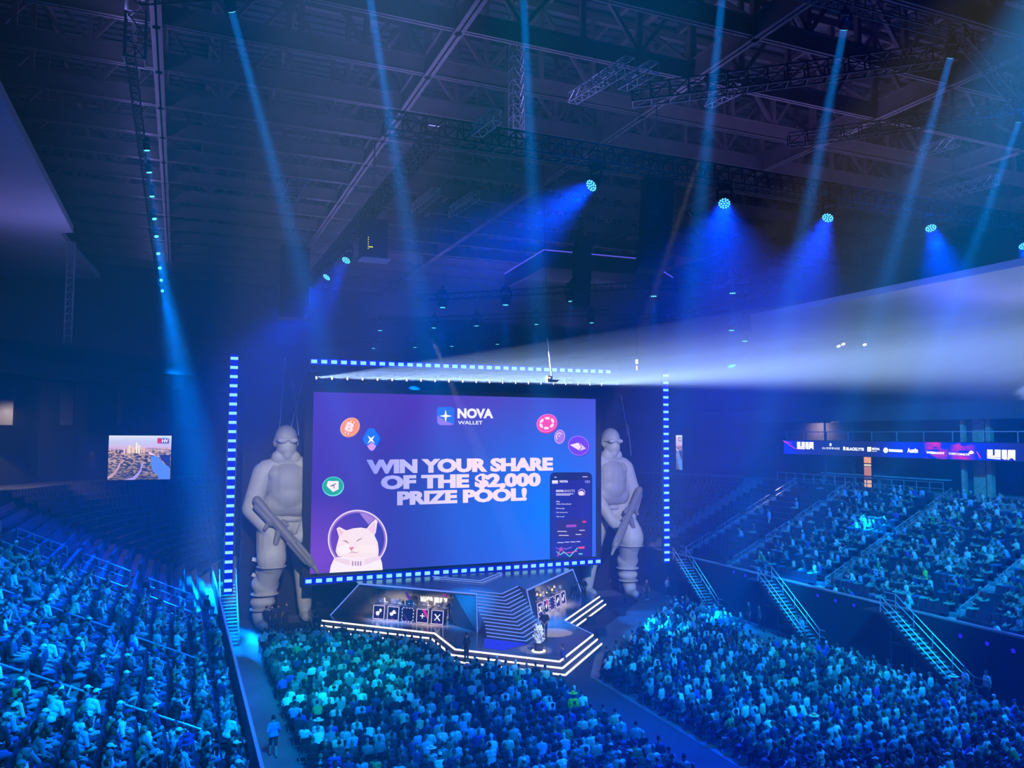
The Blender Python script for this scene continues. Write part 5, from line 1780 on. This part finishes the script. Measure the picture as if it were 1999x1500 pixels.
def person(pose, loc, rz, d, label, group=None, headset=False, scale=1.0):
    t = TPL[pose]
    b = bpy.data.objects.new('person', t['body'])
    COL.objects.link(b)
    b.location, b.rotation_euler, b.scale = loc, (0, 0, rz), (scale,) * 3
    b.color = d['skin'] + (1,)
    tag(b, label, 'person', group)

    def wear(nm, key, col):
        o = bpy.data.objects.new(nm, t[key])
        COL.objects.link(o)
        o.parent = b
        o.color = tuple(col) + (1,)
    wear('shirt', 'shirt', d['shirt'][1])
    wear('shorts' if d['short'] else 'trousers', 'shorts' if d['short'] else 'trousers', d['pants'][1])
    wear('shoes', 'shoes', rng.choice([(.7, .7, .7), (.03, .03, .03), (.2, .2, .22)]))
    if d['top'] in ('cap', 'hat'):
        wear(d['top'], d['top'], d['capc'][1])
        if d['top'] == 'cap':
            wear('hair', 'hair', d['hairc'])
    else:
        wear('hair', d['top'], d['hairc'])
    if headset:
        wear('headset', 'headset', (.02, .02, .02))
    return b


def head_words(d):
    return {'cap': d['capc'][0] + ' cap', 'hat': d['capc'][0] + ' brimmed hat', 'long_hair': 'long hair', 'hair': 'short hair'}[d['top']]


# ---- where everyone sits
def front_limit(x):
    pts = [(-20, 57.2), (-11.7, 57.2)] + [(p[0], p[1]) for p in grow(FRONT, .6)[1:6]]
    dx = x - XC
    for (x0, y0), (x1, y1) in zip(pts, pts[1:]):
        if min(x0, x1) <= dx <= max(x0, x1) and abs(x1 - x0) > .05:
            return y0 + (y1 - y0) * (dx - x0) / (x1 - x0)
    return 57


def proj(p):
    d = np.array(p, float) - np.array((0, 0, CAM_H))
    w = d @ FW
    return 999.5 + FPX * (d @ RT) / w, 750 - FPX * (d @ UP) / w, w


spots, chairs, seats = [], [], []
row = 0
y = 55.8
while y > 24:                                          # centre floor block
    n = 0
    x = 5.4 + .15 * (row % 2)
    while x < 19.4:
        if y < front_limit(x) - 1.7:
            n += 1
            chairs.append((x, y, rng.uniform(-.06, .02)))
            if rng.random() < .93:
                spots.append(('A', row, n, Vector((x + rng.gauss(0, .03), y + .04 + rng.gauss(0, .04), 0)), rng.gauss(-.1, .14)))
        x += .56
    y -= .92
    row += 1
row = 0
y = 53.5
while y > 23:                                          # right floor block
    n = 0
    x = 23.1
    lim = 37.7 if y > 44 else 38.2
    while x < lim:
        if y < 41.3 + (x - 22.9) * .92 and not (35.2 < x and 41 < y < 47) and not (y > 50.5 and x < 31):
            n += 1
            chairs.append((x, y, .3))
            if rng.random() < .94:
                spots.append(('B', row, n, Vector((x + rng.gauss(0, .03), y + .04 + rng.gauss(0, .04), 0)), .36 + rng.gauss(0, .14)))
        x += .56
    y -= .92
    row += 1
for side, aisles, ylo, yhi in (('L', LA, 15.0, 47.6), ('R', RA, 22.0, 53.2)):
    for i in range(NROW - 1):
        y, n = 64.0, 0
        while y > 14:
            if all(abs(y - a - .3) > .75 for a in aisles):
                p = row_pos(side, i, y)
                seats.append((side, i, p))
                n += 1
                if ylo < y < yhi:
                    occ = (.8 if i < 13 else .55) if side == 'L' else ((.12 if i < 2 else .7) if i < 14 else .8)
                    if side == 'R' and y > 50.5:
                        occ *= .35
                elif y < yhi + 6:
                    occ = .05
                else:
                    occ = .0
                if rng.random() < occ:
                    q = p + Vector((.08 if side == 'L' else -.08, 0, 0))
                    spots.append((side, i, n, q, (-1.05 if side == 'L' else 1.05) + rng.gauss(0, .16)))
            y -= .53
# spectators who stand out by colour
vivid = [(136, 1335, 'bright green', (.12, .95, .1), 'hair', None, 'person in bright green shirt seated in the left stand'),
         (1113, 1365, 'yellow', (.9, .75, .02), 'hat', ('yellow', (.9, .75, .02)), 'person in yellow with yellow hat near the centre aisle'),
         (658, 1356, 'black', (.02, .02, .02), 'cap', ('orange', (.95, .3, .08)), 'person in orange cap in the centre floor block'),
         (911, 1322, 'pink', (.8, .2, .45), 'hat', ('pink', (.9, .25, .55)), 'person in pink hat near the front of the centre block'),
         (1601, 1420, 'white', (.75, .75, .78), 'hat', ('golden', (.9, .65, .2)), 'person in golden brimmed hat in the right floor block'),
         (632, 1425, 'pale', (.7, .72, .75), 'hat', ('white', (.85, .85, .85)), 'person in white brimmed hat low in the centre block'),
         (1065, 1392, 'dark red', (.35, .03, .05), 'hair', None, 'person in dark red shirt in the rear of the centre block'),
         (1720, 1352, 'magenta', (.6, .08, .5), 'hair', None, 'person in magenta shirt at the right side of the right floor block'),
         (1818, 1118, 'lime', (.5, .9, .1), 'hair', None, 'person in lime shirt in the right stand'),
         (1460, 1085, 'green', (.5, .8, .2), 'hair', None, 'person in yellow green shirt low in the right stand')]
for px, py, nm_, c_, top_, cap_, txt in vivid:
    best = min(spots, key=lambda q: math.hypot(proj(q[3] + Vector((0, 0, .95)))[0] - px, proj(q[3] + Vector((0, 0, .95)))[1] - py))
    spots.remove(best)
    d = outfit()
    d['shirt'], d['top'] = (nm_, c_, 1), top_
    if cap_:
        d['capc'] = cap_
    person('hands_in_lap', best[3], best[4], d, txt)
vis = []
for s in spots:
    px, py, w = proj(s[3] + Vector((0, 0, 1)))
    if w > 1 and -25 < px < 2025 and py < 1530:
        vis.append((w, s))
vis.sort(key=lambda q: q[0])
seated = ['hands_in_lap', 'leaning_forward', 'arms_crossed', 'phone_up', 'looking_aside']
near = [s for _, s in vis[:285]]
rest = [s for _, s in vis[285:]]
for blk, r, n, p, rz in near:
    d = outfit()
    where = {'A': f'centre floor block, {NTH(r + 1)} row from stage, {NTH(n)} from left aisle', 'B': f'right floor block, {NTH(r + 1)} row from stage, {NTH(n)} from left',
             'L': f'left stand, {NTH(r + 1)} row from floor, {NTH(n)} from far end', 'R': f'right stand, {NTH(r + 1)} row from floor, {NTH(n)} from far end'}[blk]
    hw = {'cap': 'cap', 'hat': 'hat', 'long_hair': 'long hair', 'hair': 'short hair'}[d['top']]
    person(rng.choices(seated, [5, 3, 2, 1.2, 2])[0], p, rz, d, f"{d['shirt'][0].split()[-1]} shirt, {hw}, {where}", None, False, rng.uniform(.95, 1.04))

# ---- everyone farther away: one uncountable crowd
V, F, Cc = [], [], []
base = 0
for blk, r, n, p, rz in rest:
    d = outfit()
    nm = rng.choices(seated, [5, 3, 2, 1.2, 2])[0]
    co, tri, fc = LOW[nm]
    ca, sa = math.cos(rz), math.sin(rz)
    k = rng.uniform(.95, 1.04)
    q = co * k
    w = np.empty_like(q)
    w[:, 0], w[:, 1], w[:, 2] = q[:, 0] * ca - q[:, 1] * sa + p.x, q[:, 0] * sa + q[:, 1] * ca + p.y, q[:, 2] + p.z
    V.append(w)
    F.append(tri + base)
    base += len(co)
    pal = np.array([d['skin'], d['shirt'][1], d['pants'][1], d['capc'][1] if d['top'] in ('cap', 'hat') else d['hairc'], (.1, .1, .1)], np.float32)
    Cc.append(pal[fc])


def numpy_mesh(name, V, F, Cc):
    V, F, Cc = np.concatenate(V), np.concatenate(F), np.concatenate(Cc)
    me = bpy.data.meshes.new(name)
    me.vertices.add(len(V))
    me.vertices.foreach_set('co', V.astype(np.float32).ravel())
    me.loops.add(F.size)
    me.loops.foreach_set('vertex_index', F.astype(np.int32).ravel())
    me.polygons.add(len(F))
    me.polygons.foreach_set('loop_start', np.arange(0, F.size, F.shape[1], dtype=np.int32))
    me.update(calc_edges=True)
    me.polygons.foreach_set('use_smooth', np.ones(len(F), bool))
    at_ = me.attributes.new('Col', 'FLOAT_COLOR', 'FACE')
    at_.data.foreach_set('color', np.concatenate([Cc, np.ones((len(Cc), 1), np.float32)], 1).astype(np.float32).ravel())
    return me


cm = bpy.data.materials.new('crowd_cloth')
cm.use_nodes = True
nt = cm.node_tree
an = nt.nodes.new('ShaderNodeAttribute')
an.attribute_name = 'Col'
nt.links.new(an.outputs['Color'], nt.nodes['Principled BSDF'].inputs['Base Color'])
nt.nodes['Principled BSDF'].inputs['Roughness'].default_value = .8
if V:
    me = numpy_mesh('crowd', V, F, Cc)
    me.materials.append(cm)
    co_ = bpy.data.objects.new('crowd', me)
    COL.objects.link(co_)
    tag(co_, 'dense crowd of seated spectators filling floor blocks and stands', 'crowd', kind='stuff')

# ---- seats
M['seat'] = mat('seat_plastic', (.03, .03, .05), .45, noise=.1)
M['chair'] = mat('chair_black', (.03, .03, .035), .35, noise=.1)


def seat_parts():
    fr = MB().box((0, -.18, .22), (.05, .06, .44)).box((-.25, -.05, .3), (.04, .34, .05)).box((.25, -.05, .3), (.04, .34, .05))
    bk = MB().prism([(-.23, -.2, .42), (.23, -.2, .42), (.24, -.3, .86), (.12, -.31, .92), (-.12, -.31, .92), (-.24, -.3, .86)], (0, .05, .015))
    pn = MB().box((0, .0, .43), (.46, .42, .06))
    return fr, bk, pn


def chair_parts():
    fr = MB()
    for s in (-.22, .22):
        fr.bar((s, .18, 0), (s, -.2, .72), .025).bar((s, -.24, 0), (s, .16, .44), .025)
    fr.bar((-.22, .2, .04), (.22, .2, .04), .02).bar((-.22, -.22, .05), (.22, -.22, .05), .02)
    bk = MB().prism([(-.22, -.17, .54), (.22, -.17, .54), (.2, -.2, .74), (-.2, -.2, .74)], (0, .03, .01))
    pn = MB().prism([(-.21, -.16, .43), (.21, -.16, .43), (.2, .22, .46), (-.2, .22, .46)], (0, 0, .03))
    return fr, bk, pn


def seat_set(root_name, label, cat, group, parts, mats, places, stuff_name, stuff_label, mx):
    fr, bk, pn = parts
    proto = fr.build(root_name, mats[0])
    tag(proto, label, cat, group)
    bk.build('backrest', mats[1], proto)
    pn.build('seat_pan', mats[1], proto)
    first = True
    for x, y, z, rz in places[:mx]:
        o = proto if first else copy_tree(proto)
        first = False
        o.location, o.rotation_euler = (x, y, z), (0, 0, rz)
    allv = np.array(fr.v + bk.v + pn.v, np.float32)
    n1, n2 = len(fr.v), len(fr.v) + len(bk.v)
    fs = list(fr.f) + [tuple(i + n1 for i in f) for f in bk.f] + [tuple(i + n2 for i in f) for f in pn.f]
    tri = np.array([(f[0], f[j], f[j + 1]) for f in fs for j in range(1, len(f) - 1)], np.int32)
    Vv, Ff, base = [], [], 0
    for x, y, z, rz in places[mx:]:
        ca, sa = math.cos(rz), math.sin(rz)
        w = np.empty_like(allv)
        w[:, 0], w[:, 1], w[:, 2] = allv[:, 0] * ca - allv[:, 1] * sa + x, allv[:, 0] * sa + allv[:, 1] * ca + y, allv[:, 2] + z
        Vv.append(w)
        Ff.append(tri + base)
        base += len(allv)
    Cv = [np.full((len(tri), 3), .03, np.float32)] * len(Vv)
    me = numpy_mesh(stuff_name, Vv, Ff, Cv)
    me.polygons.foreach_set('use_smooth', np.zeros(len(me.polygons), bool))
    me.materials.append(mats[1])
    o = bpy.data.objects.new(stuff_name, me)
    COL.objects.link(o)
    tag(o, stuff_label, cat, kind='stuff')


def by_view(pl):
    out = []
    for q in pl:
        px, py, w = proj((q[0], q[1], q[2] + .6))
        if w > 1 and -25 < px < 2025 and py < 1530:
            out.append((w, q))
    out.sort(key=lambda a: a[0])
    return [q for _, q in out]


arena = [(p.x, p.y, p.z, -math.pi / 2 if s == 'L' else math.pi / 2) for s, i, p in seats]
for i in range(NROW - 1):                                # rounded far corners
    off = .12 + .4 + RUN * i + RUN * .45
    r = 8 + off
    for cx, a0, a1 in ((10.75, 90, 176), (32.5, 4, 90)):
        m = int(r * R(a1 - a0) / .56)
        for k in range(m):
            a = R(a0 + (a1 - a0) * k / m)
            arena.append((cx + r * math.cos(a), 66 + r * math.sin(a), Z0 + RISE * i, a + math.pi / 2))
seat_set('stadium_seat', 'dark plastic flip seat bolted to the steps of the left stand', 'seat', 'flip seats of the left stand', seat_parts(), (M['dark'], M['seat']), by_view(arena), 'stadium_seating', 'endless rows of dark flip seats in the stands', 240)
seat_set('folding_chair', 'black folding chair set in the rows on the arena floor', 'chair', 'folding chairs on the arena floor', chair_parts(), (M['chair'], M['chair']), by_view([(x, y, 0, rz) for x, y, rz in chairs]), 'chair_rows', 'rows of black folding chairs farther off on the floor', 240)

# ---- people one can name
D = lambda s, sc, pants=(.03, .03, .04), skin=(.45, .27, .2), hair=(.02, .015, .01), top='hair', capc=('black', (.02, .02, .02)), short=False: {'shirt': (s, sc, 1), 'pants': ('dark', pants, 1), 'skin': skin, 'hairc': hair, 'top': top, 'capc': capc, 'short': short}
face = lambda p, q: math.atan2(-(q[0] - p[0]), q[1] - p[1])
person('standing', (16.32, 45.72, .44), .5, D('black', (.02, .02, .025)), 'person in dark suit standing alone on the stage steps')
person('standing_clasped', (22.0, 46.9, 1.0), face((22, 46.9), (10, 20)), D('black', (.015, .015, .02)), 'person in black standing on stage behind the trophy', scale=1.06)
p = at(1100, 1318, Z=0)
person('walking', (p.x, p.y, 0), .9, D('navy', (.03, .04, .2)), 'person in dark blue walking past the front corner of the stage')
p = at(1121, 1166, Z=1.0)
person('standing_clasped', (p.x, p.y, 1.0), 2.4, D('black', (.02, .02, .02), short=True), 'person in black shirt and shorts standing beside the right booth')
p = at(1139, 1171, Z=1.0)
person('standing_clasped', (p.x, p.y, 1.0), 2.7, D('black', (.02, .02, .02), pants=(.02, .02, .02)), 'person in black with white shoes right of the right booth')
for i, (px, py, txt) in enumerate([(1186, 1152, 'staff person in black by a light panel behind the right steps'), (1214, 1150, 'staff person with pale arms behind the right steps'), (1262, 1172, 'person in black at the foot of the right soldier'),
                                   (1303, 1165, 'person in pale shirt near the far steel stair'), (1341, 1168, 'person in dark clothes near the far steel stair')]):
    p = at(px, py, Z=0)
    person('standing', (p.x, p.y, 0), 2.6 + .3 * i, D('dark', (.5, .5, .55) if i in (3,) else (.03, .03, .035)), txt)
for px, py, txt, col in [(1463, 1222, 'person in black standing beside the middle steel stair', (.02, .02, .025)), (1592, 1250, 'person in blue shirt at the foot of the middle stair', (.2, .4, .8)), (1640, 1240, 'person in dark clothes beyond the middle stair', (.05, .05, .06)),
                         (1886, 1368, 'person in pale blue standing at the foot of the near stair', (.5, .65, .8)), (1950, 1370, 'person in white shirt and black trousers by the right wall', (.75, .75, .75)), (1484, 1230, 'person in dark shirt at the edge of the right floor block', (.08, .1, .15))]:
    p = at(px, py, Z=0)
    person('standing', (min(p.x, 39.8), p.y, 0), 1.2, D('x', col), txt)
p = at(1865, 1390, Z=0)
person('standing', (p.x, p.y, 0), .9, D('green', (.05, .25, .15), top='hat', capc=('white', (.7, .9, .6))), 'person in green with big pale hat before the near stair', scale=1.05)
p = at(533, 1478, Z=0)
person('walking', (p.x, p.y, 0), .1, D('blue', (.12, .25, .6), pants=(.02, .02, .03), short=True), 'person in blue shirt and dark shorts walking up the left aisle')
for i, (px, py) in enumerate([(519, 1232), (530, 1228), (543, 1226), (559, 1222)]):
    p = at(px, py, Z=0)
    person('standing', (p.x, p.y, 0), -.6 + .4 * i, D('black', (.02, .02, .03)), ['crew person in black at the left end of the stage, nearest the wall', 'crew person in black, second from the left wall', 'crew person in black, third from the left wall', 'crew person in black closest to the stage end'][i])
# spectators on their feet in the stands
for px, py, side, row_i, txt, sc_, pose in [(50, 1262, 'L', 5, 'person in violet shirt and pale shorts climbing an aisle of the left stand', (.15, .06, .7), 'walking'), (1403, 1065, 'R', 8, 'person in light blue standing mid stand on the right', (.3, .5, .9), 'standing'),
                                            (1694, 1042, 'R', 9, 'person in white standing beside an aisle rail, left of a pair', (.7, .75, .8), 'standing'), (1684, 985, 'R', 13, 'person in blue bending high in the right stand', (.25, .4, .8), 'walking')]:
    best = min((abs(proj(row_pos(side, row_i, yy / 10))[0] - px), yy / 10) for yy in range(180, 560))
    q = row_pos(side, row_i, best[1])
    q.x += .3 if side == 'L' else -.3
    person(pose, q, -.6 if side == 'L' else .9, D('x', sc_, pants=(.5, .48, .42), short=True), txt)
# the two teams at their desks with chairs, and two coaches
yel = (.8, .55, .02)
M['gchair'] = mat('gaming_chair_black', (.02, .02, .025), .4)
for s in (-1, 1):
    back = BOOTH[s][2]
    rz = math.atan2(back.x, -back.y)
    side = 'left' if s < 0 else 'right'
    for k, c in enumerate(DESKS[s]):
        q = c + back * .98
        txt = (['outermost', 'second from the outside', 'middle', 'second from the stair', 'nearest the stair'] if s < 0 else ['nearest the stair', 'second from the stair', 'middle', 'second from the outside', 'outermost'])[k]
        person('typing', q, rz, D('yellow' if s > 0 else 'black', yel if s > 0 else (.04, .04, .05)), f"player in {'yellow' if s > 0 else 'black'} jersey with headset, {txt} desk of the {side} booth", None, True)
        ch = thing('gaming_chair', f'black gaming chair at the {txt} desk of the {side} booth', 'chair', tuple(q), rz, 'gaming chairs on the stage')
        MB().box((0, -.02, .4), (.5, .48, .08)).build('seat', M['gchair'], ch, world=False)
        MB().prism([(-.24, -.24, .45), (.24, -.24, .45), (.22, -.34, 1.2), (.1, -.36, 1.28), (-.1, -.36, 1.28), (-.22, -.34, 1.2)], (0, .07, .02)).build('backrest', M['gchair'], ch, world=False)
        fb = MB().bar((0, 0, .05), (0, 0, .38), .06)
        for a in range(5):
            fb.bar((0, 0, .06), (.28 * math.cos(R(72 * a)), .28 * math.sin(R(72 * a)), .04), .05)
        fb.build('base', M['dark'], ch, world=False)
        for sx in (-1, 1):
            MB().bar((sx * .28, -.1, .62), (sx * .28, .18, .62), .06, .04).bar((sx * .28, 0, .42), (sx * .28, 0, .62), .04).build('armrest', M['gchair'], ch, world=False)
for (px, py, txt) in ((808, 1186, 'coach in black shirt standing with clasped hands in the left booth'), (880, 1190, 'coach in dark shirt standing by the lettering in the left booth')):
    back = BOOTH[-1][2]
    q = at_plane(px, py, BOOTH[-1][3] - back * .55, back)
    person('standing_clasped', (q.x, q.y, 1.0), math.atan2(back.x, -back.y), D('black', (.02, .02, .025)), txt)
# camera crew left of the stage
p = at(621, 1242, Z=0)
cr = thing('broadcast_camera', 'broadcast camera on a tall pedestal at the left end of the stage', 'camera', (p.x, p.y, 0))
MB().lathe([(.45, 0), (.4, .12), (.12, .2), (.1, 1.2), (.07, 1.9)], (p.x, p.y, 0), 14).build('pedestal', M['dark'], cr)
MB().box((p.x, p.y, 2.1), (.3, .7, .34)).build('camera_body', M['cab'], cr)
MB().lathe([(.14, 0), (.16, .4)], (p.x, p.y + .35, 2.1), 14, Matrix.Rotation(-math.pi / 2, 3, 'X')).build('lens_hood', M['dark'], cr)
MB().bar((p.x, p.y - .3, 2.1), (p.x - .25, p.y - .9, 1.8), .05).build('pan_handle', M['dark'], cr)
person('standing', (p.x - .2, p.y - .7, 0), .0, D('black', (.02, .02, .03), top='cap'), 'camera operator in black behind the tall broadcast camera')
# stage monitors and small boxes on the carpet right of the stage
for i, (px, py) in enumerate([(1153, 1219), (1174, 1241), (1212, 1202), (1229, 1180)]):
    p = at(px, py, Z=0)
    t = thing('floor_monitor', ['black wedge speaker on the carpet by the upper right steps', 'black wedge speaker beside the lower right steps', 'black box on the carpet behind the right steps', 'black box near the foot of the right soldier'][i], 'speaker', tuple(p))
    MB().prism([(p.x - .35, p.y - .25, .012), (p.x - .35, p.y + .3, .012), (p.x - .35, p.y + .3, .5), (p.x - .35, p.y, .5)], (.7, 0, 0)).build('cabinet', M['cab'], t)
    MB().prism([(p.x - .3, p.y - .24, .05), (p.x - .3, p.y - .02, .47), (p.x - .3, p.y - .03, .48), (p.x - .3, p.y - .26, .06)], (.6, 0, 0)).build('grille', M['dark'], t)
